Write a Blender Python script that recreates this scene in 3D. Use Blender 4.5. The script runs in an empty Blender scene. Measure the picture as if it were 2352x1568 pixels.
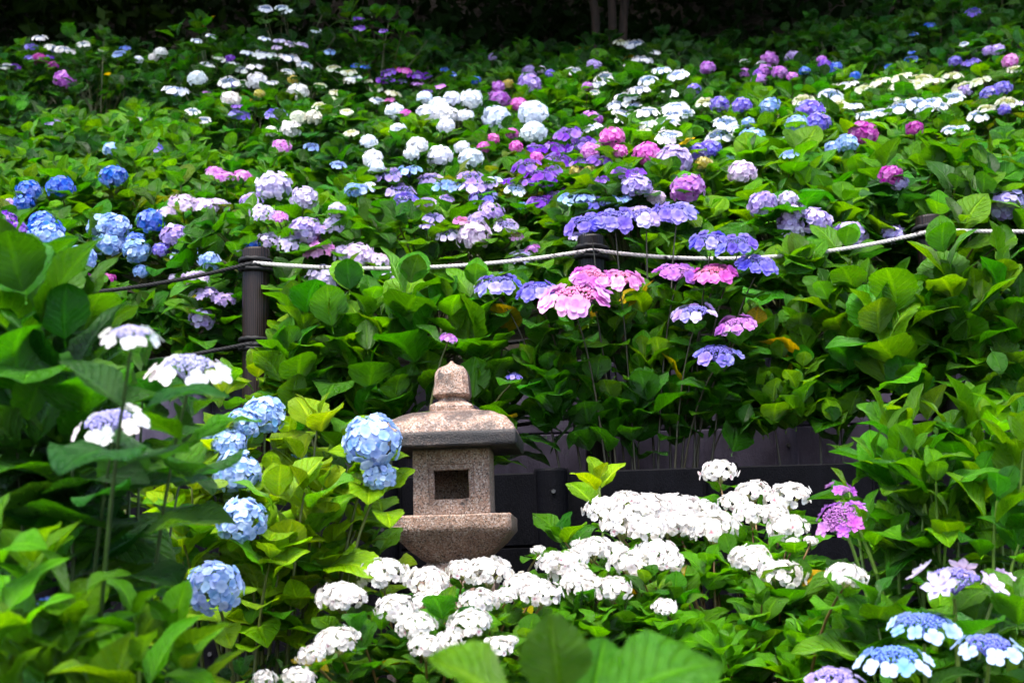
import bpy, bmesh, math, random
import numpy as np
from mathutils import Matrix, Vector, noise
R = math.radians
rnd = random.Random(11)
C = bpy.context.scene.collection
S = bpy.context.scene

# ------------------------------------------------------------------ camera, sky, sun, exposure
cam_d = bpy.data.cameras.new('camera'); cam = bpy.data.objects.new('camera', cam_d); C.objects.link(cam)
cam_d.lens = 50; cam_d.sensor_width = 36; cam_d.clip_end = 500; cam_d.clip_start = .05
CAMZ = 1.5
CM = Matrix.Translation((0, 0, CAMZ)) @ Matrix.Rotation(R(90 + 9.4), 4, 'X') @ Matrix.Rotation(R(-1.8), 4, 'Z')
cam.matrix_world = CM
cam_d.dof.use_dof = True; cam_d.dof.focus_distance = 5.7; cam_d.dof.aperture_fstop = 4.2
S.camera = cam
SUN_EL, SUN_AZ = 66, 200          # the sun stands high behind the camera's left shoulder, veiled by cloud
W = bpy.data.worlds.new('World'); S.world = W; W.use_nodes = True
wn = W.node_tree.nodes; wl = W.node_tree.links
sky = wn.new('ShaderNodeTexSky'); sky.sky_type = 'NISHITA'; sky.sun_disc = False
sky.sun_elevation = R(SUN_EL); sky.sun_rotation = R(SUN_AZ)
sky.air_density = 1.0; sky.dust_density = 3.0; sky.ozone_density = 1.0
wn['Background'].inputs['Strength'].default_value = .095
wl.new(sky.outputs['Color'], wn['Background'].inputs['Color'])
sd = bpy.data.lights.new('sun', 'SUN'); sd.energy = 1.5; sd.angle = R(32); sd.color = (1, .96, .9)
so = bpy.data.objects.new('sun', sd); C.objects.link(so)
az = R(SUN_AZ); el = R(SUN_EL)
to_sun = Vector((math.sin(az) * math.cos(el), math.cos(az) * math.cos(el), math.sin(el)))
so.rotation_euler = to_sun.to_track_quat('Z', 'Y').to_euler(); so.location = (0, -5, 20)
vs = S.view_settings; vs.view_transform = 'Standard'; vs.look = 'None'; vs.gamma = 1; vs.exposure = 2.5
vs.use_curve_mapping = False
S.cycles.max_bounces = 4; S.cycles.diffuse_bounces = 2; S.cycles.glossy_bounces = 2; S.cycles.transmission_bounces = 3
S.cycles.use_denoising = True; S.cycles.use_adaptive_sampling = True; S.cycles.adaptive_threshold = .03

# ------------------------------------------------------------------ pixel (2352 x 1568 view of the photo) to world
FP = 2352 * 50 / 36
M3 = CM.to_3x3()
def ray(px, py): return M3 @ Vector(((px - 1176) / FP, -(py - 784) / FP, -1))
def at(px, py, D):
    d = ray(px, py); return Vector((0, 0, CAMZ)) + d * (D / d.y)
def Z1(x, y): return (.3516 * x, .3516 * y)
def Z2(x, y): return (.3516 * x + 762.6, .3516 * y)
def Z3(x, y): return (.3516 * x + 1525, .3516 * y)
def Z4(x, y): return (.3516 * x, .3516 * y + 505.3)
def Z5(x, y): return (.3516 * x + 762.6, .3516 * y + 505.3)
def Z6(x, y): return (.3516 * x + 1525, .3516 * y + 505.3)
def Z7(x, y): return (.3516 * x, .3516 * y + 1017)
def Z8(x, y): return (.3516 * x + 762.6, .3516 * y + 1017)
def Z9(x, y): return (.3516 * x + 1525, .3516 * y + 1017)
ZK = .3516

# ------------------------------------------------------------------ materials
def mat(name):
    m = bpy.data.materials.new(name); m.use_nodes = True
    nt = m.node_tree; return m, nt, nt.nodes['Principled BSDF']
class N:
    def __init__(s, nt): s.nt = nt
    def __call__(s, typ, ins=None, **kw):
        n = s.nt.nodes.new('ShaderNode' + typ)
        for k, v in kw.items(): setattr(n, k, v)
        for k, v in (ins or {}).items():
            if isinstance(v, bpy.types.NodeSocket): s.nt.links.new(v, n.inputs[k])
            else: n.inputs[k].default_value = v
        return n
    def math(s, op, a, b=0., c=0.):
        n = s.nt.nodes.new('ShaderNodeMath'); n.operation = op
        for i, v in enumerate((a, b, c)):
            if isinstance(v, bpy.types.NodeSocket): s.nt.links.new(v, n.inputs[i])
            else: n.inputs[i].default_value = v
        return n.outputs[0]
    def mix(s, f, a, b, blend='MIX'):
        n = s.nt.nodes.new('ShaderNodeMix'); n.data_type = 'RGBA'; n.blend_type = blend
        for i, v in ((0, f), (6, a), (7, b)):
            if isinstance(v, bpy.types.NodeSocket): s.nt.links.new(v, n.inputs[i])
            else: n.inputs[i].default_value = v if i == 0 else (tuple(v) + (1,))[:4]
        return n.outputs[2]
    def ramp(s, f, a, b, lo=0., hi=1.):
        n = s.nt.nodes.new('ShaderNodeMapRange'); s.nt.links.new(f, n.inputs[0])
        n.inputs[1].default_value = a; n.inputs[2].default_value = b; n.inputs[3].default_value = lo; n.inputs[4].default_value = hi
        return n.outputs[0]
    def link(s, a, b): s.nt.links.new(a, b)

def leaf_material(name, detail=True):
    m, nt, p = mat(name); n = N(nt)
    oi = n('ObjectInfo'); uv = n('UVMap')
    sep = n('SeparateXYZ', {0: uv.outputs[0]})
    u, v = sep.outputs[0], sep.outputs[1]
    a = n.math('ABSOLUTE', n.math('SUBTRACT', n.math('MULTIPLY', u, 2.), 1.))
    s = n.math('SUBTRACT', n.math('MULTIPLY', v, 8.5), n.math('MULTIPLY', a, 2.6))
    pp = n.math('PINGPONG', s, .5)
    vein = n.math('MAXIMUM', n.math('MULTIPLY', n.ramp(pp, .0, .15, 1, 0), .8), n.ramp(a, .03, .13, 1, 0))
    ro = oi.outputs['Random']
    off = n('CombineXYZ', {0: n.math('MULTIPLY', ro, 57.), 1: n.math('MULTIPLY', ro, 31.), 2: 0.})
    pos = n('VectorMath', {0: uv.outputs[0], 1: off.outputs[0]}, operation='ADD')
    nz = n('TexNoise', {'Vector': pos.outputs[0], 'Scale': 4., 'Detail': 3.})
    hsv = n('HueSaturation', {'Hue': n.ramp(ro, 0, 1, .487, .515), 'Saturation': 1.04, 'Value': n.ramp(n.math('FRACT', n.math('MULTIPLY', ro, 17.3)), 0, 1, .66, 1.34), 'Color': oi.outputs['Color']})
    mot = n.mix(n.ramp(nz.outputs[0], .35, .7), hsv.outputs[0], n.mix(1., hsv.outputs[0], (1.35, 1.18, .8), 'MULTIPLY'))
    lig = n.mix(1., mot, (2.2, 1.75, 1.4), 'MULTIPLY')
    col = n.mix(n.math('MULTIPLY', vein, .6), mot, lig)
    # brown spots and scorched rims, only where the leaf's own colour asks for it (alpha < 1)
    vo = n('TexVoronoi', {'Vector': pos.outputs[0], 'Scale': 11.})
    al = n.math('SUBTRACT', 1., oi.outputs['Alpha'])
    spot = n.math('MULTIPLY', n.math('LESS_THAN', vo.outputs['Distance'], n.ramp(nz.outputs[0], .45, .75, .0, .3)), n.math('GREATER_THAN', al, .2))
    rim = n.math('MULTIPLY', n.ramp(n.math('ADD', n.math('MULTIPLY', v, .75), n.math('MULTIPLY', nz.outputs[0], .8)), 1.0, 1.12), n.math('GREATER_THAN', al, .6))
    col = n.mix(n.math('MAXIMUM', spot, n.math('MULTIPLY', rim, .8)), col, (.09, .035, .008))
    n.link(col, p.inputs['Base Color'])
    p.inputs['Roughness'].default_value = .34
    n.link(n.ramp(nz.outputs[0], .3, .7, .2, .42), p.inputs['Roughness'])
    p.inputs['Specular IOR Level'].default_value = .42
    if not detail:
        n.nt.links.remove(p.inputs['Roughness'].links[0]); p.inputs['Roughness'].default_value = .7; p.inputs['Specular IOR Level'].default_value = .1
    if detail:
        q = n.math('ADD', n.math('MULTIPLY', vein, -1.), n.math('MULTIPLY', n.math('SINE', n.math('MULTIPLY', s, 25.)), .12))
        fine = n('TexNoise', {'Vector': uv.outputs[0], 'Scale': 26., 'Detail': 2.})
        q = n.math('ADD', q, n.math('MULTIPLY', fine.outputs[0], .7))
        bp = n('Bump', {'Height': q, 'Strength': .85, 'Distance': .012})
        n.link(bp.outputs[0], p.inputs['Normal'])
    tr = n('BsdfTranslucent', {'Color': n.mix(1., col, (1.5, 1.35, .5), 'MULTIPLY')})
    mx = n('MixShader', {0: .3, 1: p.outputs[0], 2: tr.outputs[0]})
    n.link(mx.outputs[0], nt.nodes['Material Output'].inputs[0])
    return m

def petal_material(name, pink=False):
    m, nt, p = mat(name); n = N(nt)
    oi = n('ObjectInfo'); uv = n('UVMap'); sep = n('SeparateXYZ', {0: uv.outputs[0]})
    u, v = sep.outputs[0], sep.outputs[1]
    r2 = n.math('FRACT', n.math('ADD', oi.outputs['Random'], u))
    hsv = n('HueSaturation', {'Hue': n.ramp(n.math('FRACT', n.math('MULTIPLY', r2, 7.7)), 0, 1, .485, .515), 'Saturation': n.ramp(r2, 0, 1, 1.15, .7), 'Value': n.ramp(r2, 0, 1, .82, 1.1), 'Color': oi.outputs['Color']})
    col = n.mix(n.ramp(v, 0, .75, .55, 0), hsv.outputs[0], n('HueSaturation', {'Saturation': 1.5, 'Value': .8, 'Hue': .5, 'Color': hsv.outputs[0]}).outputs[0])
    if pink:
        spk = n.math('GREATER_THAN', n.math('FRACT', n.math('MULTIPLY', oi.outputs['Random'], 91.7)), .93)
        col = n.mix(n.math('MULTIPLY', spk, n.ramp(v, .1, .6, .9, 0)), col, (.62, .06, .26))
        cen = n.ramp(v, .0, .22, .5, 0)
        col = n.mix(cen, col, (.62, .55, .25))
    n.link(col, p.inputs['Base Color']); p.inputs['Roughness'].default_value = .55
    p.inputs['Specular IOR Level'].default_value = .25
    tr = n('BsdfTranslucent', {'Color': col})
    mx = n('MixShader', {0: .4, 1: p.outputs[0], 2: tr.outputs[0]})
    n.link(mx.outputs[0], nt.nodes['Material Output'].inputs[0])
    return m

def object_colour_material(name, rough=.6):
    m, nt, p = mat(name); n = N(nt)
    oi = n('ObjectInfo'); tc = n('TexCoord')
    nz = n('TexNoise', {'Vector': tc.outputs['Object'], 'Scale': 30., 'Detail': 2.})
    col = n.mix(n.ramp(nz.outputs[0], .3, .7), n.mix(1., oi.outputs['Color'], (.7, .7, .7), 'MULTIPLY'), n.mix(1., oi.outputs['Color'], (1.25, 1.2, 1.15), 'MULTIPLY'))
    n.link(col, p.inputs['Base Color']); p.inputs['Roughness'].default_value = rough
    return m

def granite():
    m, nt, p = mat('pink_granite'); n = N(nt)
    tc = n('TexCoord'); P = tc.outputs['Object']
    v1 = n('TexVoronoi', {'Vector': P, 'Scale': 190.}); v2 = n('TexVoronoi', {'Vector': P, 'Scale': 260.})
    g1 = n('SeparateColor', {0: v1.outputs['Color']}); g2 = n('SeparateColor', {0: v2.outputs['Color']})
    base = n.mix(n.ramp(g1.outputs[0], 0, 1), (.385, .212, .143), (.61, .44, .37))
    base = n.mix(n.math('GREATER_THAN', g1.outputs[1], .78), base, (.74, .62, .56))
    base = n.mix(n.math('MULTIPLY', n.math('GREATER_THAN', g2.outputs[0], .83), .85), base, (.035, .03, .03))
    big = n('TexNoise', {'Vector': P, 'Scale': 5., 'Detail': 5.}); base = n.mix(n.ramp(big.outputs[0], .35, .7, 0, .45), base, (.2, .125, .07))
    # weathering: dark algae patches of their own shape and a sooty band round the eave
    st = n('TexNoise', {'Vector': P, 'Scale': 9., 'Detail': 6., 'Roughness': .65})
    oz = n('SeparateXYZ', {0: P})
    band = n.ramp(n.math('ABSOLUTE', n.math('SUBTRACT', oz.outputs[2], STAIN_Z)), .026, .036, 1, 0)
    stain = n.math('MULTIPLY', n.math('MAXIMUM', band, n.ramp(oz.outputs[2], .98, 1.0, .25, .75)), n.ramp(st.outputs[0], .44, .58))
    stain = n.math('MAXIMUM', n.math('MULTIPLY', stain, 1.), n.math('MULTIPLY', band, n.ramp(st.outputs[0], .3, .5, .72, .98)))
    rare = n.ramp(n('TexNoise', {'Vector': P, 'Scale': 13., 'Detail': 4.}).outputs[0], .66, .7)
    stain = n.math('MAXIMUM', stain, n.math('MULTIPLY', rare, .8))
    col = n.mix(stain, n.mix(1., base, (.6, .57, .54), 'MULTIPLY'), (.01, .0095, .011))
    n.link(col, p.inputs['Base Color']); p.inputs['Roughness'].default_value = .62; p.inputs['Specular IOR Level'].default_value = .4
    fn = n('TexNoise', {'Vector': P, 'Scale': 150., 'Detail': 3.})
    bp = n('Bump', {'Height': n.math('ADD', fn.outputs[0], n.math('MULTIPLY', st.outputs[0], .6)), 'Strength': .9, 'Distance': .004})
    n.link(bp.outputs[0], p.inputs['Normal'])
    return m

def plastic(name, c, rough, grain):
    m, nt, p = mat(name); n = N(nt)
    tc = n('TexCoord'); P = tc.outputs['Object']; oi = n('ObjectInfo')
    nz = n('TexNoise', {'Vector': P, 'Scale': 6., 'Detail': 6., 'Roughness': .6})
    col = n.mix(n.ramp(nz.outputs[0], .35, .7), tuple(x * .65 for x in c), tuple(x * 1.3 for x in c))
    mp = n('Mapping', {'Vector': P, 'Scale': (1., 1., 14.)})
    streak = n('TexNoise', {'Vector': n('Mapping', {'Vector': P, 'Scale': (22., 22., 1.5)}).outputs[0], 'Scale': 1., 'Detail': 4.})
    col = n.mix(n.ramp(streak.outputs[0], .55, .8, 0, .35), col, tuple(x * 2.2 for x in c))
    hs = n('HueSaturation', {'Value': n.ramp(oi.outputs['Random'], 0, 1, .8, 1.2), 'Color': col})
    n.link(hs.outputs[0], p.inputs['Base Color']); p.inputs['Roughness'].default_value = rough; p.inputs['Specular IOR Level'].default_value = .04
    g = n('TexVoronoi', {'Vector': n('Mapping', {'Vector': P, 'Scale': (1., 1., .35)}).outputs[0], 'Scale': grain}, feature='DISTANCE_TO_EDGE')
    g2 = n('TexNoise', {'Vector': P, 'Scale': grain * 2.2, 'Detail': 3.})
    bp = n('Bump', {'Height': n.math('ADD', g.outputs['Distance'], g2.outputs[0]), 'Strength': .5, 'Distance': .004})
    n.link(bp.outputs[0], p.inputs['Normal'])
    return m

def post_material():
    m, nt, p = mat('dark_wood_grain'); n = N(nt)
    tc = n('TexCoord'); P = tc.outputs['Object']; oi = n('ObjectInfo')
    w = n('TexWave', {'Vector': n('Mapping', {'Vector': P, 'Scale': (60., 60., 6.)}).outputs[0], 'Scale': .55, 'Distortion': 7., 'Detail': 3., 'Detail Scale': .7}, wave_type='BANDS', bands_direction='X')
    col = n.mix(n.ramp(w.outputs[0], .2, .9), (.003, .002, .0018), (.02, .0105, .0075))
    n.link(n.mix(1., col, oi.outputs['Color'], 'MULTIPLY'), p.inputs['Base Color'])
    p.inputs['Roughness'].default_value = .38; p.inputs['Specular IOR Level'].default_value = .2
    bp = n('Bump', {'Height': w.outputs[0], 'Strength': .35, 'Distance': .003}); n.link(bp.outputs[0], p.inputs['Normal'])
    return m

def rope_material():
    # black rope, its fibres bleached white in long stretches (object alpha: how much is bleached)
    m, nt, p = mat('weathered_rope'); n = N(nt)
    tc = n('TexCoord'); P = tc.outputs['Object']; oi = n('ObjectInfo')
    lo = n('TexNoise', {'Vector': n('Mapping', {'Vector': P, 'Scale': (2.2, 2., 2.)}).outputs[0], 'Scale': 1.6, 'Detail': 4., 'Roughness': .7})
    fi = n('TexNoise', {'Vector': P, 'Scale': 60., 'Detail': 3.})
    f = n.math('ADD', n.math('MULTIPLY', n.math('SUBTRACT', lo.outputs[0], .5), 1.4), n.math('MULTIPLY', n.math('SUBTRACT', fi.outputs[0], .5), .9))
    f = n.ramp(n.math('ADD', f, oi.outputs['Alpha']), .45, .62)
    col = n.mix(f, (.01, .01, .011), (.5, .46, .45))
    n.link(col, p.inputs['Base Color']); p.inputs['Roughness'].default_value = .6; p.inputs['Specular IOR Level'].default_value = .2
    bp = n('Bump', {'Height': fi.outputs[0], 'Strength': .6, 'Distance': .003}); n.link(bp.outputs[0], p.inputs['Normal'])
    return m

def soil():
    m, nt, p = mat('dark_soil'); n = N(nt)
    tc = n('TexCoord'); P = tc.outputs['Object']
    a = n('TexNoise', {'Vector': P, 'Scale': 3., 'Detail': 8.}); b = n('TexVoronoi', {'Vector': P, 'Scale': 18.})
    col = n.mix(n.ramp(a.outputs[0], .35, .7), (.008, .006, .004), (.028, .019, .011))
    col = n.mix(n.math('MULTIPLY', n.math('LESS_THAN', b.outputs['Distance'], .2), .5), col, (.04, .022, .01))
    n.link(col, p.inputs['Base Color']); p.inputs['Roughness'].default_value = .8
    bp = n('Bump', {'Height': n.math('ADD', a.outputs[0], b.outputs['Distance']), 'Strength': .8, 'Distance': .03}); n.link(bp.outputs[0], p.inputs['Normal'])
    return m

def bark():
    m, nt, p = mat('bark'); n = N(nt)
    P = n('TexCoord').outputs['Object']
    a = n('TexNoise', {'Vector': n('Mapping', {'Vector': P, 'Scale': (1., 1., .15)}).outputs[0], 'Scale': 22., 'Detail': 6.})
    n.link(n.mix(n.ramp(a.outputs[0], .35, .7), (.008, .005, .004), (.04, .022, .015)), p.inputs['Base Color'])
    p.inputs['Roughness'].default_value = .85
    bp = n('Bump', {'Height': a.outputs[0], 'Strength': .8, 'Distance': .03}); n.link(bp.outputs[0], p.inputs['Normal'])
    return m

def simple(name, c, rough=.5, metal=0.):
    m, nt, p = mat(name); n = N(nt)
    nz = n('TexNoise', {'Vector': n('TexCoord').outputs['Object'], 'Scale': 25., 'Detail': 4.})
    n.link(n.mix(n.ramp(nz.outputs[0], .3, .7), tuple(x * .7 for x in c), tuple(min(1, x * 1.2) for x in c)), p.inputs['Base Color'])
    p.inputs['Roughness'].default_value = rough; p.inputs['Metallic'].default_value = metal
    return m

STAIN_Z = .972
MT = dict(leaf=leaf_material('hydrangea_leaf'), petal=petal_material('hydrangea_petal'), wpetal=petal_material('white_petal', True),
          stem=object_colour_material('green_stem', .45), bud=object_colour_material('flower_bud', .6), granite=granite(),
          black=plastic('black_plastic_board', (.0022, .0022, .0032), .5, 90.), grey=plastic('grey_plastic_board', (.06, .052, .08), .55, 60.),
          post=post_material(), rope=rope_material(), soil=soil(), bark=bark(), bolt=simple('dark_bolt', (.06, .06, .065), .3, .8),
          crown=leaf_material('tree_leaf', False), fern=leaf_material('fern_leaf', False))

# ------------------------------------------------------------------ object helpers
def obj(name, me, parent=None, M=None, color=None):
    o = bpy.data.objects.new(name, me); C.objects.link(o)
    if parent is not None: o.parent = parent
    if M is not None: o.matrix_basis = M
    if color is not None: o.color = color
    return o
def tag(o, label, cat=None, group=None, kind=None):
    if label: o['label'] = label
    if cat: o['category'] = cat
    if group: o['group'] = group
    if kind: o['kind'] = kind
    return o
def thing(name, loc, label, cat, group=None):
    o = bpy.data.objects.new(name, None); C.objects.link(o); o.location = loc; o.empty_display_size = .1
    return tag(o, label, cat, group)
def mesh(name, verts, faces, m, uvs=None, smooth=True):
    me = bpy.data.meshes.new(name); me.from_pydata(verts, [], faces); me.materials.append(m)
    if uvs is not None:
        l = me.uv_layers.new(name='UVMap')
        vi = np.empty(len(me.loops), dtype=np.int32); me.loops.foreach_get('vertex_index', vi)
        l.data.foreach_set('uv', np.asarray(uvs, dtype=np.float32)[vi].ravel())
    if smooth: me.polygons.foreach_set('use_smooth', [True] * len(me.polygons))
    me.update(); return me
def frame(pos, zaxis, ref=None, scale=1.):
    z = zaxis.normalized(); r = ref or Vector((.3, .9, .1))
    x = r.cross(z)
    if x.length < 1e-4: x = Vector((1, 0, 0)).cross(z)
    x.normalize(); y = z.cross(x)
    return Matrix(((x.x * scale, y.x * scale, z.x * scale, pos.x), (x.y * scale, y.y * scale, z.y * scale, pos.y), (x.z * scale, y.z * scale, z.z * scale, pos.z), (0, 0, 0, 1)))
def tube_geo(pts, radii, sides=5):
    V, F = [], []
    n = len(pts)
    for i, p in enumerate(pts):
        t = (pts[min(i + 1, n - 1)] - pts[max(i - 1, 0)]).normalized()
        x = t.cross(Vector((.31, .95, .05)));
        if x.length < .05: x = t.cross(Vector((1, 0, 0)))
        x.normalize(); y = t.cross(x)
        for k in range(sides):
            a = 2 * math.pi * k / sides
            V.append(p + (x * math.cos(a) + y * math.sin(a)) * radii[i])
    for i in range(n - 1):
        for k in range(sides):
            a = i * sides + k; b = i * sides + (k + 1) % sides
            F.append((a, b, b + sides, a + sides))
    return V, F
def bez(a, b, c, n): return [a.lerp(b, t).lerp(b.lerp(c, t), t) for t in [i / n for i in range(n + 1)]]

# ------------------------------------------------------------------ ground
def ground(x, y):
    if y < 1: z = 0
    elif y < 4.8: t = (y - 1) / 3.8; z = 1.02 * t * t * (3 - 2 * t)
    elif y < 6.12: z = 1.02 + .02 * (y - 4.8)
    elif y < 6.97: z = 1.86
    elif y < 15: z = 2.42 + .5 * (y - 6.97)
    else: z = 2.42 + .5 * 8.03 + .95 * (y - 15)
    if y > 9: z += .28 * max(0, x - 2.6) * min(1, (y - 9) / 3) + .05 * max(0, -x - 5)
    return z
GY = [-40, -10, -3, 0, .5] + [1 + .4 * i for i in range(13)] + [6.1195, 6.1205, 6.4, 6.7, 6.9695, 6.9705] + [7.3 + .4 * i for i in range(20)] + [15.5, 16.5, 18, 20, 23, 27, 32, 40, 60]
GX = [-60, -35, -22, -15] + [-11 + .55 * i for i in range(41)] + [15, 22, 35, 60]
V, F = [], []
for y in GY:
    for x in GX:
        b = noise.noise(Vector((x * 1.7, y * 1.7, 0))) * (.05 if y > 1 else .01) * (0 if 6.1 < y < 7.0 else 1)
        V.append((x, y, ground(x, y) + b))
w = len(GX)
for j in range(len(GY) - 1):
    for i in range(w - 1): F.append((j * w + i, j * w + i + 1, (j + 1) * w + i + 1, (j + 1) * w + i))
tag(obj('ground', mesh('ground', V, F, MT['soil'])), 'dark soil bank rising in terraces to a wooded hillside', kind='structure')

# ------------------------------------------------------------------ retaining walls of plastic boards
def box_mesh(name, sx, sy, sz, m, bev=.006):
    bm = bmesh.new(); bmesh.ops.create_cube(bm, size=1)
    bmesh.ops.scale(bm, vec=(sx, sy, sz), verts=bm.verts)
    if bev: bmesh.ops.bevel(bm, geom=bm.edges[:], offset=bev, segments=1, affect='EDGES')
    me = bpy.data.meshes.new(name); bm.to_mesh(me); bm.free(); me.materials.append(m); return me
def half_round(name, r, h, m):
    prof = [(-r * 1.15, .0), (-r * 1.15, -.012)] + [(r * math.sin(a), -.012 - r * .8 * math.cos(a)) for a in [R(-90 + 180 * i / 14) for i in range(15)]] + [(r * 1.15, -.012), (r * 1.15, 0)]
    V = []; F = []
    lv = [(0, 1), (h - .01, 1), (h, .93)]
    for z, s in lv:
        for x, y in prof: V.append((x * s, y * s, z))
    k = len(prof)
    for j in range(len(lv) - 1):
        for i in range(k): F.append((j * k + i, j * k + (i + 1) % k, (j + 1) * k + (i + 1) % k, (j + 1) * k + i))
    F.append(tuple(range((len(lv) - 1) * k, len(lv) * k)))
    me = mesh(name, V, F, m, smooth=False)
    return me
def bolt_mesh():
    bm = bmesh.new(); bmesh.ops.create_cone(bm, cap_ends=True, segments=8, radius1=.011, radius2=.009, depth=.012)
    bmesh.ops.rotate(bm, matrix=Matrix.Rotation(R(90), 3, 'X'), verts=bm.verts)
    me = bpy.data.meshes.new('bolt'); bm.to_mesh(me); bm.free(); me.materials.append(MT['bolt']); return me
BOLT = bolt_mesh()
def wall(label, y, z0, rows, bh, x0, x1, step, m, pil_r, phase):
    root = thing('retaining_wall', (0, y, z0), label, 'wall')
    L = step - .004
    bme = box_mesh('board', L, .035, bh - .004, m); pm = half_round('pilaster', pil_r, rows * bh + .012, m)
    x = x0 + phase
    while x < x1:
        for r_ in range(rows):
            obj('board', bme, root, Matrix.Translation((x + step / 2, rnd.uniform(-.002, .002), bh * (r_ + .5))) @ Matrix.Rotation(rnd.uniform(-.002, .002), 4, 'Y'))
        pl = obj('pilaster', pm, root, Matrix.Translation((x, -.018, 0)))
        for r_ in range(rows):
            for q in (.28, .72): obj('bolt', BOLT, pl, Matrix.Translation((rnd.uniform(-.006, .006), -.012 - pil_r * .8 - .003, bh * (r_ + q))))
        x += step
    return root
wall('low black board retaining wall with rounded pilasters behind the stone lantern', 6.10, 1.0, 3, .313, -4.2, 4.2, .72, MT['black'], .066, .03)
wall('higher grey board retaining wall behind the rope fence posts', 6.95, 1.84, 2, .345, -4.6, 4.6, .95, MT['grey'], .05, .22)

# ------------------------------------------------------------------ stone lantern
def sq(h, z, c=.12, hy=None):
    hy = hy or h; c *= h; return [Vector(p) for p in ((-h + c, -hy, z), (0, -hy, z), (h - c, -hy, z), (h, -hy + c, z), (h, 0, z), (h, hy - c, z), (h - c, hy, z), (0, hy, z), (-h + c, hy, z), (-h, hy - c, z), (-h, 0, z), (-h, -hy + c, z))]
def rd(r, z, n=12): return [Vector((r * math.cos(2 * math.pi * (i - 4) / n), r * math.sin(2 * math.pi * (i - 4) / n), z)) for i in range(n)]
def loft(name, loops, cap0=True, cap1=True, cuts=2, rough=.0022, seed=0):
    bm = bmesh.new(); rows = [[bm.verts.new(p) for p in l] for l in loops]
    n = len(loops[0])
    for a, b in zip(rows, rows[1:]):
        for i in range(n): bm.faces.new((a[i], a[(i + 1) % n], b[(i + 1) % n], b[i]))
    if cap0: bm.faces.new(list(reversed(rows[0])))
    if cap1: bm.faces.new(rows[-1])
    bmesh.ops.subdivide_edges(bm, edges=bm.edges[:], cuts=cuts, use_grid_fill=True)
    for v in bm.verts:
        q = v.co * 23 + Vector((seed, 0, 0)); v.co += Vector((noise.noise(q), noise.noise(q + Vector((9, 0, 0))), noise.noise(q + Vector((0, 9, 0))))) * rough * 1.6
    bmesh.ops.recalc_face_normals(bm, faces=bm.faces[:])
    me = bpy.data.meshes.new(name); bm.to_mesh(me); bm.free(); me.materials.append(MT['granite'])
    me.polygons.foreach_set('use_smooth', [True] * len(me.polygons))
    try: me.set_sharp_from_angle(angle=R(32))
    except Exception: pass
    return me
LB = at(1050, 1330, 5.4); LX = LB.x; LZ = 1.03       # lantern axis
lan = thing('stone_lantern', (LX, 5.4, LZ), 'small pink granite stone lantern with domed roof and square window', 'lantern')
lan.rotation_euler = (0, 0, R(-3))
b0 = CAMZ - LZ     # camera height above the lantern's foot
def lz(v): return b0 + v
lt = lambda me_name, loops, **k: obj(me_name, loft(me_name, loops, **k), lan)
lt('base', [sq(.24, -.1), sq(.24, lz(-.2) - .02), sq(.225, lz(-.2)), sq(.19, lz(-.195))], seed=1)
lt('pedestal', [sq(.15, lz(-.2)), sq(.15, lz(-.012)), sq(.142, lz(-.005))], seed=2)
lt('lotus_ring', [rd(.12, lz(-.006)), rd(.145, lz(.004)), rd(.15, lz(.02)), rd(.146, lz(.036)), rd(.13, lz(.05)), rd(.115, lz(.054)), rd(.112, lz(.068))], seed=3, cuts=3)
lt('platform', [sq(.108, lz(.064), .12), sq(.15, lz(.1), .08), sq(.192, lz(.141), .05), sq(.218, lz(.172), .04), sq(.222, lz(.182), .05), sq(.222, lz(.226), .05), sq(.216, lz(.231), .05), sq(.1, lz(.236), .05)], seed=4)
# fire box: hollow with a stepped window frame in front, back closed to darken the opening
def rect(hx, y, z0, z1):
    return [Vector((-hx, y, z0)), Vector((hx, y, z0)), Vector((hx, y, z1)), Vector((-hx, y, z1))]
zb, zt = lz(.233), lz(.485); wz0, wz1 = lz(.292), lz(.398)
loops = [rect(.115, .118, zb + .012, zt - .01), rect(.115, -.112, zb + .012, zt - .01), rect(.064, -.112, wz0, wz1), rect(.064, -.124, wz0, wz1), rect(.0665, -.128, wz0 - .003, wz1 + .003), rect(.083, -.128, wz0 - .022, wz1 + .022), rect(.085, -.137, wz0 - .024, wz1 + .024), rect(.1395, -.139, zb + .004, zt), rect(.142, -.135, zb, zt + .002), rect(.142, .135, zb, zt + .002), rect(.1395, .139, zb + .004, zt)]
lt('firebox', loops, cuts=3, rough=.0014, seed=5)
ze = lz(.478)
def dome(h, z, c): return sq(h, z, c)
lt('roof', [sq(.12, ze + .004, .05), sq(.238, ze - .002, .03), sq(.249, ze, .03), sq(.253, ze + .006, .03), sq(.254, ze + .044, .03), sq(.251, ze + .05, .03), sq(.238, ze + .078, .04), sq(.212, ze + .106, .06), sq(.17, ze + .13, .1), sq(.112, ze + .144, .2), sq(.05, ze + .148, .2)], seed=6, rough=.0025)
zf = lz(.618)
lt('finial_collar', [sq(.078, zf, .08), sq(.081, zf + .006, .08), sq(.081, zf + .026, .08), sq(.076, zf + .032, .08), sq(.056, zf + .044, .2), sq(.048, zf + .052, .2), sq(.046, zf + .066, .2)], seed=7)
zj = zf + .06
lt('finial_jewel', [sq(.046, zj, .3), sq(.06, zj + .005, .3), sq(.068, zj + .014, .25), sq(.0675, zj + .03, .3), sq(.064, zj + .06, .3), sq(.06, zj + .09, .32), sq(.055, zj + .108, .35), sq(.046, zj + .12, .42), sq(.03, zj + .128, .5), sq(.014, zj + .135, .55), sq(.004, zj + .147, .55)], seed=8, rough=.003)

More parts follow.
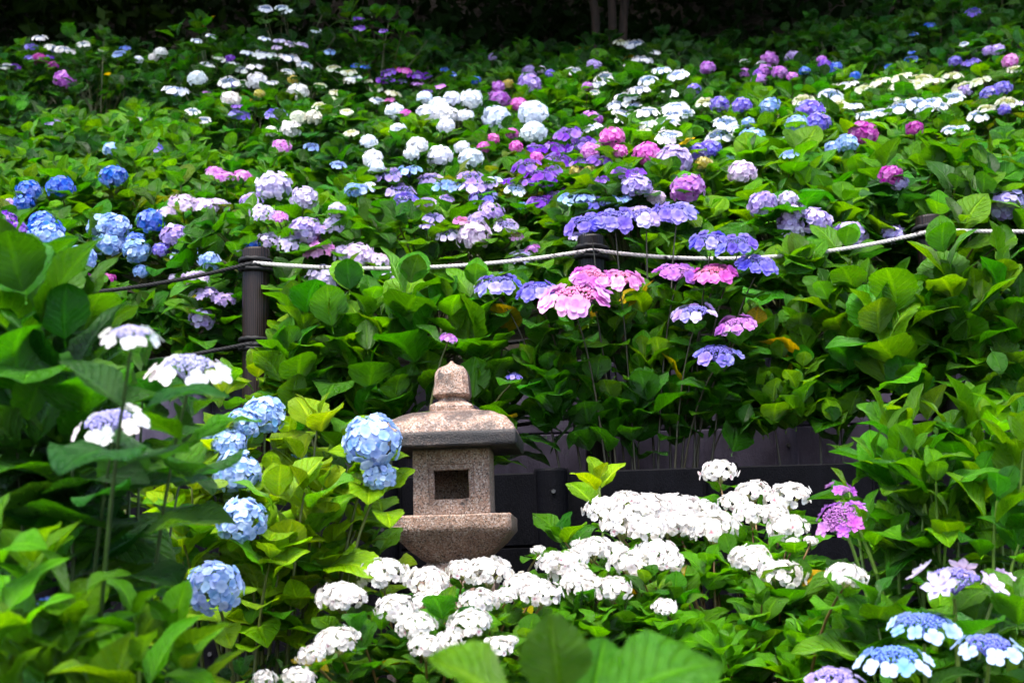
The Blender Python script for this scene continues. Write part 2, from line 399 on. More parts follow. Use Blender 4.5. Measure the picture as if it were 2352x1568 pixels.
# ------------------------------------------------------------------ rope fence
PR = .067; YF = 6.78
posts = []
def helix(center, r, z0, z1, turns, n): return [Vector((center.x + r * math.cos(2 * math.pi * turns * i / n), center.y + r * math.sin(2 * math.pi * turns * i / n), z0 + (z1 - z0) * i / n + .006 * math.sin(i * 1.3))) for i in range(n + 1)]
def strands(pts, rr, pitch, root, alpha):
    L = [0]
    for a, b in zip(pts, pts[1:]): L.append(L[-1] + (b - a).length)
    n = max(8, int(L[-1] / (pitch / 7)))
    out = []
    res = []; j = 0
    for i in range(n + 1):
        s = L[-1] * i / n
        while j < len(L) - 2 and L[j + 1] < s: j += 1
        f = (s - L[j]) / max(1e-6, L[j + 1] - L[j]); res.append((pts[j].lerp(pts[j + 1], f), (pts[j + 1] - pts[j]).normalized(), s))
    for k in range(3):
        P = []
        for p, t, s in res:
            x = t.cross(Vector((0, 0, 1)))
            if x.length < .05: x = t.cross(Vector((1, 0, 0)))
            x.normalize(); y = t.cross(x); a = 2 * math.pi * (s / pitch + k / 3)
            P.append(p + (x * math.cos(a) + y * math.sin(a)) * rr * .54 - root.location)
        V, F = tube_geo(P, [rr * .55] * len(P), 6)
        obj('strand', mesh('rope_strand', V, F, MT['rope']), root, None, (1, 1, 1, alpha))
def post(px, ptop, D, label, color, z0=1.8, r=PR, group=None, rop=True):
    top = at(px, ptop, D); h = top.z - z0
    me_v = []; nseg = 20
    lv = [(0, 1), (h * .3, 1), (h * .6, 1), (h - .012, 1), (h - .004, .97), (h, .9), (h + .004, .5), (h + .005, .02)]
    V = [Vector((r * s * math.cos(2 * math.pi * k / nseg), r * s * math.sin(2 * math.pi * k / nseg), z)) for z, s in lv for k in range(nseg)]
    F = [(j * nseg + k, j * nseg + (k + 1) % nseg, (j + 1) * nseg + (k + 1) % nseg, (j + 1) * nseg + k) for j in range(len(lv) - 1) for k in range(nseg)]
    root = thing('fence_post', (top.x, D, z0), label, 'post', group)
    obj('shaft', mesh('post_shaft', V, F, MT['post']), root, None, color)
    if rop:
        for dz in (.085, .475, .87):
            cz = h - dz
            V, F = [], []
            rr = .0115
            for cc, tilt in ((0, .12), (-.021, .1), (.019, -.1)):
                pts = []
                for i in range(37):
                    a = 2 * math.pi * i / 36; wob = .003 * math.sin(a * 9)
                    pts.append(Vector(((r + rr * .8 + wob) * math.cos(a), (r + rr * .8 + wob) * math.sin(a), cz + cc + math.sin(a + cc * 40) * tilt * .06)))
                v, f = tube_geo(pts, [rr * (1 + .18 * math.sin(i * 2.1)) for i in range(37)], 6)
                o_ = len(V); V += v; F += [tuple(q + o_ for q in g) for g in f]
            obj('rope_coil', mesh('rope_coil', V, F, MT['rope']), root, None, (1, 1, 1, .12))
    posts.append((top, h)); return root
GP = None
post(-190, 640, 6.72, 'dark round fence post beyond the left end of the black rope', (1, 1, 1, 1))
post(588, 572, 6.75, 'dark brown wood grained fence post between black and whitened rope', (1, 1, 1, 1))
post(1357, 543, 6.74, 'short looking black fence post rising behind the pink lacecap flowers', (.28, .28, .3, 1))
post(2133, 498, 6.75, 'dark fence post half hidden by tall leaves with rope on both sides', (.8, .8, .85, 1))
post(2900, 470, 6.7, 'dark round fence post beyond the right end of the whitened rope', (.8, .8, .85, 1))
SAG = {(0, 0): .075, (1, 0): .055, (2, 0): .085, (3, 0): .03, (0, 1): .05, (1, 1): .06, (2, 1): .07, (3, 1): .05, (0, 2): .05, (1, 2): .06, (2, 2): .09, (3, 2): .05}
DZ = (.085, .475, .87); HT = ('top', 'middle', 'lowest')
NM = ['from the brown post towards the left', 'between the brown post and the black post', 'between the black post and the leaf covered post', 'right of the leaf covered post']
for i in range(4):
    for lv in range(3):
        A = posts[i][0] - Vector((0, PR + .008, DZ[lv])); B = posts[i + 1][0] - Vector((0, PR + .008, DZ[lv]))
        g = SAG[(i, lv)]
        pts = [A.lerp(B, t) - Vector((0, 0, g * 4 * t * (1 - t))) for t in [k / 24 for k in range(25)]]
        mid = A.lerp(B, .5)
        white = lv == 0 and i > 0
        rope = thing('fence_rope', (mid.x, mid.y, mid.z), f"{'whitened' if white else 'black'} twisted {HT[lv]} rope of the fence, {NM[i]}", 'rope')
        strands(pts, .0098, .055, rope, (.7 if white else .1))

# ------------------------------------------------------------------ leaf and floret meshes
TW = [(0, .05), (.07, .34), (.18, .7), (.32, .95), (.46, 1), (.6, .96), (.74, .8), (.86, .54), (.94, .27), (1, .0)]
def lw(t):
    for (a, x), (b, y) in zip(TW, TW[1:]):
        if t <= b: return x + (y - x) * (t - a) / (b - a)
    return 0
def leaf_mesh(name, W_, fold, arch, wave, twist, st, us, serr, seed, m=None, pet=.13):
    V, UV, F = [], [], []
    r_ = random.Random(seed)
    ph = r_.uniform(0, 6)
    V += [(-.012, 0, 0), (.012, 0, 0)]; UV += [(.49, 0), (.51, 0)]
    for i in range(st + 1):
        t = i / st; hw = max(.012, W_ * lw(t)); hw *= 1 + (serr if i % 2 else -serr) * (1 if .05 < t < .97 else 0)
        y = pet + t * (1 - pet); zc = .05 * math.sin(t * math.pi * .5) + arch * (.25 * t - t ** 2.2) ; tw = twist * t
        for u in us:
            x = hw * u; z = zc + fold * abs(u) * hw + wave * math.sin(t * 10 + ph + (2 if u > 0 else 0)) * abs(u) ** 2 * hw
            V.append((x * math.cos(tw) - z * math.sin(tw) * .3, y, z + x * math.sin(tw))); UV.append((u * .5 + .5, t))
    n = len(us); o = 2; c = n // 2
    F.append((0, 1, o + c)); 
    for i in range(st):
        for k in range(n - 1): F.append((o + i * n + k, o + i * n + k + 1, o + (i + 1) * n + k + 1, o + (i + 1) * n + k))
    return mesh(name, V, F, m or MT['leaf'], UV)
U5 = (-1, -.5, 0, .5, 1); U3 = (-1, 0, 1)
NEAR = [leaf_mesh('leaf_near', *a, 14, U5, .035, i) for i, a in enumerate([(.37, .15, .2, .1, 0), (.39, .28, .12, .12, .12), (.35, .2, .4, .1, -.15), (.4, .12, .3, .16, .1), (.36, .36, .05, .06, -.1), (.38, .2, .55, .12, .15), (.34, .1, .35, .18, -.2), (.4, .28, .25, .14, 0)])]
LANCE = [leaf_mesh('leaf_lance', *a, 14, U5, .03, 20 + i) for i, a in enumerate([(.25, .3, .3, .14, 0), (.27, .4, .15, .12, .2), (.24, .25, .55, .12, -.2), (.26, .45, .05, .1, .1), (.28, .2, .4, .2, -.25)])]
FAR = [leaf_mesh('leaf_far', *a, 7, U3, 0, 40 + i) for i, a in enumerate([(.37, .15, .2, .12, 0), (.38, .28, .12, .12, .12), (.35, .2, .4, .15, -.15), (.4, .12, .3, .18, .1), (.36, .34, .05, .1, -.1), (.38, .2, .55, .12, .15)])]

def petal_geo(kind, layers, seed, lod):
    """petals of one floret, unit radius, facing +z"""
    r_ = random.Random(seed); V, UV, F = [], [], []
    for (n, rad, wid, cup, rot, point) in layers:
        for k in range(n):
            a = rot + 2 * math.pi * k / n + r_.uniform(-.08, .08); rr = rad * r_.uniform(.88, 1.08); cu = cup + r_.uniform(-.08, .08)
            if lod == 0: rows = [(.02, .12, 0), (.35, .75, .35), (.7, 1., .7), (1, .5 if not point else .08, 1)]; us = (-1, 0, 1)
            else: rows = [(.02, .2, 0), (.62, 1., .6), (1, .45 if not point else .1, 1)]; us = (-1, 1)
            o = len(V)
            for (t, w_, v) in rows:
                for u in us:
                    x = t * rr * (1.06 if u == 0 and t == 1 and kind != 'tooth' else 1) * (.86 if kind == 'tooth' and t == 1 and u == 0 else 1); y = u * w_ * wid * rr
                    z = cu * t * t * rr * .6 + (.1 * rr * abs(u) * (t > .2)) + (n < 5) * .02 * k
                    V.append((x * math.cos(a) - y * math.sin(a), x * math.sin(a) + y * math.cos(a), z)); UV.append((.5, v))
            q = len(us)
            for i in range(len(rows) - 1):
                for j in range(q - 1): F.append((o + i * q + j, o + i * q + j + 1, o + (i + 1) * q + j + 1, o + (i + 1) * q + j))
    return V, UV, F
LAY = {'round': [(4, 1, .62, .15, 0, False)], 'double': [(5, 1, .5, -.05, 0, False), (4, .66, .5, .5, .5, False)], 'star': [(5, 1, .34, .0, 0, True), (5, .7, .32, .5, .6, True)],
       'tooth': [(4, 1, .6, .2, 0, False), (3, .55, .6, .6, .5, False)], 'wide': [(4, 1, .55, .05, 0, False)], 'lily': [(6, 1, .3, .25, 0, True), (4, .55, .32, .7, .4, True)]}
FLO = {}
for k in LAY:
    for j in range(3):
        V, UV, F = petal_geo(k, LAY[k], j * 7 + len(k), 0); FLO[k, j] = mesh('floret_' + k, V, F, MT['wpetal' if k == 'tooth' else 'petal'], UV)
def fib(n, amax, seed):
    r_ = random.Random(seed); out = []
    for i in range(n):
        ca = 1 - (1 - math.cos(amax)) * (i + .5) / n; a = math.acos(ca); th = i * 2.399963 + r_.uniform(-.25, .25)
        out.append(Vector((math.sin(a) * math.cos(th), math.sin(a) * math.sin(th), ca)))
    return out
def place(dst, geo, M, u):
    V, UV, F = geo; o = len(dst[0])
    for p in V: dst[0].append(tuple(M @ Vector(p)))
    for q in UV: dst[1].append((u, q[1]))
    for f in F: dst[2].append(tuple(i + o for i in f))
def mop_spots(n, fl, seed, sq_=.82, amax=R(118)):
    r_ = random.Random(seed); out = []
    for d in fib(n, amax, seed):
        d = (d + Vector((r_.uniform(-1, 1), r_.uniform(-1, 1), r_.uniform(-1, 1))) * .12).normalized(); q = r_.uniform(.8, 1.1)
        nrm = (d + Vector((r_.uniform(-1, 1), r_.uniform(-1, 1), r_.uniform(-1, 1))) * .38).normalized()
        out.append(frame(Vector((d.x * q, d.y * q, d.z * q * sq_)), nrm, Vector((r_.uniform(-1, 1), r_.uniform(-1, 1), r_.uniform(-1, 1))), fl * r_.uniform(.85, 1.15)))
    return out
def ring_spots(n, fl, seed, rad=.8, drop=-.02, two=False):
    r_ = random.Random(seed); out = []
    for k in range(n):
        a = 2 * math.pi * k / n + r_.uniform(-.22, .22); rr = rad * r_.uniform(.88, 1.1) * (.62 if two and k % 3 == 0 else 1)
        d = Vector((math.cos(a), math.sin(a), 0)); nrm = (d * r_.uniform(.7, 1.5) + Vector((0, 0, 1)) + Vector((r_.uniform(-1, 1), r_.uniform(-1, 1), 0)) * .3)
        out.append(frame(d * rr + Vector((0, 0, drop + r_.uniform(-.05, .06))), nrm, Vector((r_.uniform(-1, 1), r_.uniform(-1, 1), .2)), fl * r_.uniform(.85, 1.15)))
    return out
def core_geo(r, zs, seg=8, rings=4, z0=-.3):
    V, F = [], []
    for j in range(rings + 1):
        a = math.pi * .5 - (math.pi * .85) * j / rings
        for k in range(seg): V.append((r * math.cos(a) * math.cos(2 * math.pi * k / seg), r * math.cos(a) * math.sin(2 * math.pi * k / seg), r * zs * math.sin(a)))
    for j in range(rings):
        for k in range(seg): F.append((j * seg + k, (j + 1) * seg + k, (j + 1) * seg + (k + 1) % seg, j * seg + (k + 1) % seg))
    return V, [(.2, .3)] * len(V), F
OCT = ([(1, 0, 0), (-1, 0, 0), (0, 1, 0), (0, -1, 0), (0, 0, 1), (0, 0, -1)], [(0, 0)] * 6, [(0, 2, 4), (2, 1, 4), (1, 3, 4), (3, 0, 4), (2, 0, 5), (1, 2, 5), (3, 1, 5), (0, 3, 5)])
def bud_dome(n, rad, h, size, seed, m=None):
    r_ = random.Random(seed); dst = ([], [], [])
    for i in range(n):
        q = math.sqrt((i + .5) / n); th = i * 2.4 + r_.uniform(-.3, .3)
        p = Vector((rad * q * math.cos(th), rad * q * math.sin(th), h * (1 - q * q) + r_.uniform(-.03, .03)))
        place(dst, OCT, Matrix.Translation(p) @ Matrix.Diagonal((size * r_.uniform(.7, 1.2),) * 3 + (1,)), 0)
    # branching stalks under the buds
    for i in range(9):
        a = 2 * math.pi * i / 9; v, f = tube_geo([Vector((0, 0, -.42)), Vector((.5 * rad * math.cos(a), .5 * rad * math.sin(a), -.1)), Vector((.85 * rad * math.cos(a), .85 * rad * math.sin(a), -.01))], [.03, .022, .014], 4)
        v = [p - Vector((0, 0, .05)) for p in v]; o = len(dst[0]); dst[0].extend(tuple(p) for p in v); dst[1].extend([(0, 0)] * len(v)); dst[2].extend(tuple(q + o for q in g) for g in f)
    return mesh('bud_cluster', dst[0], dst[2], m or MT['bud'], dst[1])
FARMOP, FARRING, FARDBL = [], [], []
for s in range(4):
    d = ([], [], []); place(d, core_geo(.74, .82), Matrix(), .5)
    r_ = random.Random(s)
    for M in mop_spots(84, .235, s): place(d, petal_geo('round', LAY['round'], r_.random(), 1), M, r_.random())
    FARMOP.append(mesh('far_mophead', d[0], d[2], MT['petal'], d[1]))
    d = ([], [], [])
    for M in ring_spots(11, .27, 50 + s, .8): place(d, petal_geo('round', LAY['round'], r_.random(), 1), M, r_.random())
    FARRING.append(mesh('far_floret_ring', d[0], d[2], MT['petal'], d[1]))
    d = ([], [], [])
    for M in mop_spots(24, .34, 80 + s, .5, R(80)): place(d, petal_geo('star', LAY['star'], r_.random(), 1), M, r_.random())
    FARDBL.append(mesh('far_star_cluster', d[0], d[2], MT['petal'], d[1]))
FARBUD = [bud_dome(46, .66, .16, .07, s) for s in range(2)]
NEARBUD = [bud_dome(210, .64, .2, .05, 9 + s) for s in range(2)]
def stalk_mesh():
    V, F = [], []
    for i in range(7):
        a = 2 * math.pi * i / 7; v, f = tube_geo([Vector((0, 0, -.75)), Vector((.35 * math.cos(a), .35 * math.sin(a), -.2)), Vector((.75 * math.cos(a), .75 * math.sin(a), .12))], [.05, .035, .02], 4)
        o = len(V); V += v; F += [tuple(q + o for q in g) for g in f]
    v, f = tube_geo([Vector((0, 0, -.75)), Vector((0, 0, .5))], [.05, .02], 4); o = len(V); V += v; F += [tuple(q + o for q in g) for g in f]
    return mesh('flower_stalks', V, F, MT['stem'])
STALK = stalk_mesh()

COL = dict(B=(.08, .19, .7), b=(.34, .5, .85), V=(.25, .2, .72), P=(.25, .085, .6), L=(.52, .39, .78), l=(.7, .6, .83), O=(.53, .2, .66), K=(.72, .16, .6), k=(.76, .3, .72), h=(.4, .56, .88),
           M=(.48, .06, .4), c=(.84, .88, .97), W=(.84, .83, .84), E=(.86, .82, .79), w=(.72, .74, .6), Y=(.5, .44, .1), A=(.52, .42, .78))
CENT = dict(E=(.3, .3, .1), h=(.1, .16, .5), B=(.03, .07, .4), b=(.1, .16, .5), V=(.07, .06, .3), P=(.08, .03, .25), L=(.16, .12, .45), l=(.25, .2, .5), O=(.3, .1, .35), K=(.45, .1, .25), k=(.5, .13, .3), M=(.3, .05, .2), c=(.16, .25, .5), W=(.2, .27, .45), w=(.4, .42, .15), Y=(.3, .3, .08), A=(.12, .1, .36))
def c4(c, j=.06, a=1.):
    f = 1 + rnd.uniform(-j, j); return (c[0] * f * (1 + rnd.uniform(-j, j)), c[1] * f, c[2] * f * (1 + rnd.uniform(-j, j)), a)

# ------------------------------------------------------------------ building shrubs
class Shrub:
    def __init__(s, base, D, near):
        s.base = Vector(base); s.D = D; s.near = near; s.leaves = []; s.heads = []; s.stems = []
def add_leaf(sh, p, d, up, L, c, meshes):
    x = d.cross(up)
    if x.length < 1e-3: x = d.cross(Vector((1, 0, 0)))
    x.normalize(); z = x.cross(d)
    M = Matrix(((x.x * L, d.x * L, z.x * L, p.x), (x.y * L, d.y * L, z.y * L, p.y), (x.z * L, d.z * L, z.z * L, p.z), (0, 0, 0, 1)))
    sh.leaves.append((rnd.choice(meshes), M, c))
def shoot(sh, tip, axis, L, pairs, colf, meshes, gap=.05, top=True, phi=None, el0=58, spread=1.):
    axis = axis.normalized(); ref = Vector((rnd.uniform(-1, 1), rnd.uniform(-1, 1), .1)); e1 = axis.cross(ref).normalized(); e2 = axis.cross(e1)
    phi = rnd.uniform(0, 6.28) if phi is None else phi
    p = Vector(tip)
    for i in range(pairs):
        sc = (.62, .93, 1., 1.03, .98, .92)[min(i, 5)] if top else (.8, 1., 1., .95, .9, .85)[min(i, 5)]
        el_ = (el0 - i * 15 * spread) if top else (30 - i * 13 * spread)
        for k in range(2):
            a = phi + i * 1.5708 + k * math.pi + rnd.uniform(-.25, .25); e = R(el_ + rnd.uniform(-14, 14))
            out = e1 * math.cos(a) + e2 * math.sin(a)
            d = (out * math.cos(e) + axis * math.sin(e)); d.z -= .03 * i; d.normalize()
            u = (-out * math.sin(e) + axis * math.cos(e)) + Vector((rnd.uniform(-.2, .2), rnd.uniform(-.2, .2), 0))
            add_leaf(sh, p + Vector((0, 0, rnd.uniform(-.008, .008))), d, u, L * sc * rnd.uniform(.82, 1.16), colf(), meshes)
        p = p - axis * gap * (1 + .35 * i) * rnd.uniform(.8, 1.2)
    return p
def stem(sh, a, b, r0, r1, lean=None, c=(.1, .14, .03, 1), n=5):
    mid = Vector((a.x * .65 + b.x * .35, a.y * .65 + b.y * .35, a.z * .25 + b.z * .75)) if lean is None else lean
    sh.stems.append((bez(a, mid, b, n), r0, r1, c))
def finish(sh, name, label, cat, group=None, nearhead=False):
    root = thing(name, sh.base, label, cat, group); inv = Matrix.Translation(-sh.base)
    # a single leaf is a part; at most 300 of them per shrub, the rest joined
    lv = sh.leaves
    for me, M, c in lv[:300]: obj('leaf', me, root, inv @ M, c)
    if len(lv) > 300:
        V, UV, F = [], [], []
        for me, M, c in lv[300:]:
            MM = inv @ M; o = len(V)
            V += [tuple(MM @ v.co) for v in me.vertices]; F += [tuple(i + o for i in p.vertices) for p in me.polygons]
            uvl = [None] * len(me.vertices)
            for lp, uvd in zip(me.loops, me.uv_layers[0].data): uvl[lp.vertex_index] = tuple(uvd.uv)
            UV += [q or (0, 0) for q in uvl]
        o = obj('foliage', mesh('foliage', V, F, MT['leaf'], UV), root, None, lv[300][2]); o['kind'] = 'stuff'
    if sh.near:
        for pts, r0, r1, c in sh.stems:
            n = len(pts); V, F = tube_geo([p - sh.base for p in pts], [r0 + (r1 - r0) * i / (n - 1) for i in range(n)], 6)
            obj('stem', mesh('stem', V, F, MT['stem']), root, None, c)
    elif sh.stems:
        V, F = [], []
        for pts, r0, r1, c in sh.stems:
            n = len(pts); v, f = tube_geo([p - sh.base for p in pts], [r0 + (r1 - r0) * i / (n - 1) for i in range(n)], 4); o = len(V); V += v; F += [tuple(q + o for q in g) for g in f]
        o = obj('twigs', mesh('twigs', V, F, MT['stem']), root, None, (.07, .08, .025, 1)); o['kind'] = 'stuff'
    for h in sh.heads: make_head(root, inv, *h)
    return root
def make_head(root, inv, typ, col, pos, axis, Rr, near, ccol=None):
    M = inv @ frame(pos, axis, Vector((rnd.uniform(-1, 1), rnd.uniform(-1, 1), .2)), Rr)
    c = COL[col]; cc = ccol or CENT[col]; sd_ = rnd.randrange(1000)
    if not near:
        if typ == 'mop': obj('flower_head', rnd.choice(FARMOP), root, M, c4(c))
        elif typ in ('star',):
            h = obj('flower_head', rnd.choice(FARDBL), root, M, c4(c)); obj('bud_cluster', rnd.choice(FARBUD), h, Matrix.Translation((0, 0, .38)) @ Matrix.Diagonal((.5, .5, .5, 1)), c4(cc))
        else:
            h = obj('flower_head', rnd.choice(FARBUD), root, M, c4(cc)); obj('floret_ring', rnd.choice(FARRING), h, None, c4(c))
        return
    if typ == 'mop':
        h = obj('flower_head', STALK, root, M, (.16, .22, .06, 1))
        for m_ in mop_spots(145, .195, sd_, .88): obj('floret', FLO['round', rnd.randrange(3)], h, m_, c4(c, .1))
    elif typ == 'white':
        h = obj('flower_head', STALK, root, M, (.28, .3, .1, 1))
        for m_ in mop_spots(72, .2, sd_, .58, R(100)): obj('floret', FLO['tooth', rnd.randrange(3)], h, m_, c4(c, .04))
    else:
        k = {'lace': ('round', 9, .27, .8), 'dbl': ('double', 9, .33, .82), 'star': ('star', 11, .34, .74), 'big': ('wide', 11, .27, .9), 'few': ('lily', 4, .5, .95)}[typ]
        h = obj('flower_head', rnd.choice(NEARBUD), root, M, c4(cc))
        for m_ in ring_spots(k[1], k[2], sd_, k[3], -.02 if typ != 'big' else -.12, typ == 'star'): obj('floret', FLO[k[0], rnd.randrange(3)], h, m_, c4(c, .1))

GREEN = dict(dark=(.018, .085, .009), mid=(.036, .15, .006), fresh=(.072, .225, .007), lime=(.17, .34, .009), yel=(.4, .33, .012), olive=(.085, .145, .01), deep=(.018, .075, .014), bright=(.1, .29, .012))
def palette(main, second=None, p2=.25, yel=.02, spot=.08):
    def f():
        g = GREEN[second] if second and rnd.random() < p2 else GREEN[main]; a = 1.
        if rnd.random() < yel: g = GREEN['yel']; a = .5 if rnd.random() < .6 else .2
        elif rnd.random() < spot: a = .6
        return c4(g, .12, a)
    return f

# ------------------------------------------------------------------ the slope: shrubs on a jittered grid
HEADS = []   # (px, py, width px, type, colour)
def add(zone, s):
    for line in s.split(';'):
        q = line.split()
        if len(q) < 5: continue
        x, y = zone(float(q[0]), float(q[1])); HEADS.append((x, y, float(q[2]) * ZK, {'m': 'mop', 'l': 'lace', 's': 'star'}[q[3]], q[4]))
add(Z1, '''257 242 90 l W;350 308 110 l W;430 318 110 l W;545 283 80 l W;205 300 80 l V;190 370 60 l V;258 388 85 m M;350 427 60 m M;422 517 118 m O;35 428 70 l W;105 430 60 l P;330 368 40 l P;820 310 70 l B;775 345 80 l b;670 318 45 l W;1050 345 78 m W;1005 375 60 m W;905 390 55 m c;1285 262 70 l c;1380 233 70 l c;1735 50 85 l c;1840 45 80 l c;1870 70 70 l c;2060 193 60 l c;2335 115 50 l P;2335 180 50 l P;1725 248 70 l c;1825 262 75 l l;1895 282 70 l l;1975 288 70 l l;1810 305 65 l l;1615 340 85 l c;1730 345 135 l W;1888 368 140 l W;1990 418 100 l c;2155 335 70 l b;1425 370 70 l w;1348 420 95 l W;1505 385 60 m P;1515 408 120 l W;1590 450 110 l W;1670 430 110 l W;1880 462 75 l W;1285 510 105 m c;1150 580 150 l c;1495 525 125 l W;1590 540 75 l W;1680 530 118 m W;1775 535 70 l W;1515 562 60 m V;1945 600 118 m W;1510 645 105 m W;1355 607 60 l O;2180 443 80 l w;2285 465 85 l w;2310 505 110 l W;2090 553 75 l w;2195 600 85 l w;1915 520 60 m Y;1695 612 50 m Y;1548 690 70 l P;1565 740 125 l V;1805 735 125 l V;1255 720 90 l W;1335 778 75 l W;1950 765 95 m w;2045 765 100 m w;1900 840 115 m W;1770 855 65 m W;2090 685 90 l w;2160 668 85 m w;2265 725 75 l w;895 775 60 l W;440 710 50 l c;340 790 85 l L;2300 865 80 l w;1840 950 110 s k;2035 950 90 l b;725 970 90 m b;995 945 115 l V;740 1150 150 m B;390 1215 150 m B;190 1240 140 m B;160 1320 115 m B;1400 1120 100 s k;1470 1155 110 s k;1590 1150 110 s k;1788 1210 195 m l;2210 1070 95 l b;2310 1240 95 m b;1200 1330 170 s l;1330 1350 170 s l;1440 1340 120 s l;1090 1390 120 s l;1640 1310 150 s L;1720 1390 150 s l;1820 1420 130 s k;985 1435 148 m B;1990 1290 150 m l;2200 1370 100 m l;2180 1465 115 m l;2010 1500 160 m L;2100 1500 120 s L;40 1430 130 s P;110 1490 120 s P;300 1510 200 m B;690 1480 190 m b;270 1440 130 m B;60 1340 90 m L''')
add(Z4, '''300 100 190 m b;760 40 160 m b;720 150 190 m b;890 190 150 m b;890 130 110 m B;1150 100 165 m A;1190 190 175 l b;1050 190 90 m V;530 245 165 m b;1370 265 120 m b;50 300 110 m b;190 310 95 m B;305 350 135 m b;410 385 120 s K;500 375 100 s K;600 385 110 s M;705 380 60 s M;920 330 60 m b;1160 385 110 s l;1280 380 160 s l;1340 490 170 s A;1470 520 130 s A;1320 640 140 m A;1640 160 100 m B;1570 175 70 l L;1750 130 130 s l;1900 150 170 s l;2080 190 180 s k;2290 250 180 s l;1990 60 170 m A;2110 380 190 m l''')
add(Z2, '''1885 270 90 l w;1980 280 120 l W;2105 338 70 l W;2030 380 125 l W;1930 430 55 l W;2155 450 110 l c;2265 482 120 l c;2060 515 115 l c;1780 495 120 l W;1735 545 110 l W;1570 458 110 l W;1710 428 85 m L;1670 565 60 m O;1715 597 60 l W;2010 575 125 l W;1885 620 85 l W;1960 625 110 l W;1865 670 135 l W;1975 685 100 l W;1890 728 115 l W;2055 720 145 l W;1910 765 115 l W;2250 690 150 l c;2190 610 130 l c;2310 730 100 l c;2185 790 155 l W;2055 805 110 l W;2035 850 90 l w;2200 880 155 l W;1690 785 130 m O;1700 825 110 l W;1830 895 138 m K;1290 465 85 m L;1365 455 50 m l;1425 480 45 m V;1290 545 135 m L;1085 565 75 m O;1150 550 70 m Y;1085 650 130 m O;1220 680 95 m K;605 635 85 m c;780 640 95 m c;905 645 130 m c;625 740 125 m c;700 690 115 m c;740 750 138 m c;745 820 98 m c;870 760 98 m c;1075 760 155 m c;1310 735 168 m c;1315 860 142 m c;410 725 108 m c;430 850 98 m c;240 925 98 m c;265 1030 112 m c;290 1090 92 m c;560 945 110 m c;520 1000 90 m c;850 960 85 m c;705 1015 138 m c;905 1030 132 m c;375 650 60 l K;485 745 40 m K;370 465 90 l P;470 455 90 l K;540 480 105 l P;610 490 75 l P;330 520 85 l P;385 520 65 l P;450 530 65 l P;560 545 85 l O;635 580 70 l P;705 560 75 l O;150 425 50 l B;215 430 60 l B;735 450 55 l B;790 480 40 l B;940 525 40 m B;20 440 65 l w;105 470 95 l w;130 510 100 l w;230 525 65 l w;290 570 85 l w;25 600 75 l w;400 605 95 l w;295 650 85 l W;95 725 75 l w;125 860 80 l w;180 115 65 l P;180 180 70 l P;335 198 55 l P;1050 372 40 m L;1540 860 170 l P;1340 960 130 l P;1450 950 130 l P;1620 930 195 l P;1475 1030 165 l P;1265 1070 165 l P;1640 1050 145 l P;1750 1035 155 l P;1690 985 110 m k;1365 1130 180 l P;1440 1105 110 l P;1300 1180 130 l P;1400 1180 120 l P;1150 1175 90 l P;1890 1115 120 l P;1980 1120 120 l P;1610 1160 115 l P;1765 1165 75 l P;1335 1030 55 m K;1880 985 90 m K;2060 1000 155 m K;2235 1035 188 m A;1990 1210 165 m A;2305 1225 145 m O;1540 1235 85 l P;1600 1115 80 m Y;1685 1120 80 m Y;1175 870 40 m K;1200 955 65 m K;1050 905 35 m K;990 960 40 m K;365 1130 165 l A;500 1100 155 l b;630 1160 155 l A;720 1200 140 l b;910 1145 155 l L;810 1200 130 l b;930 1210 175 l L;1020 1190 120 l L;990 1265 170 l V;180 1225 158 l b;455 1235 165 l L;465 1295 175 l V;610 1310 130 l L;320 1325 80 l c;750 1290 90 l L;240 1200 75 l c;1195 1230 125 l c;1055 1165 100 l c;1040 1375 150 s L;970 1420 130 s A;855 1435 105 l k;660 1410 125 l A;615 1470 98 l L;1135 1460 145 l l;755 1515 150 l l;920 1530 195 m l;1360 1305 155 l P;1445 1265 85 l P;1240 1335 60 l b;1560 1290 150 l b;1650 1280 130 l b;1720 1310 135 l V;1800 1300 120 l b;1890 1300 110 l b;2120 1290 100 m l''')
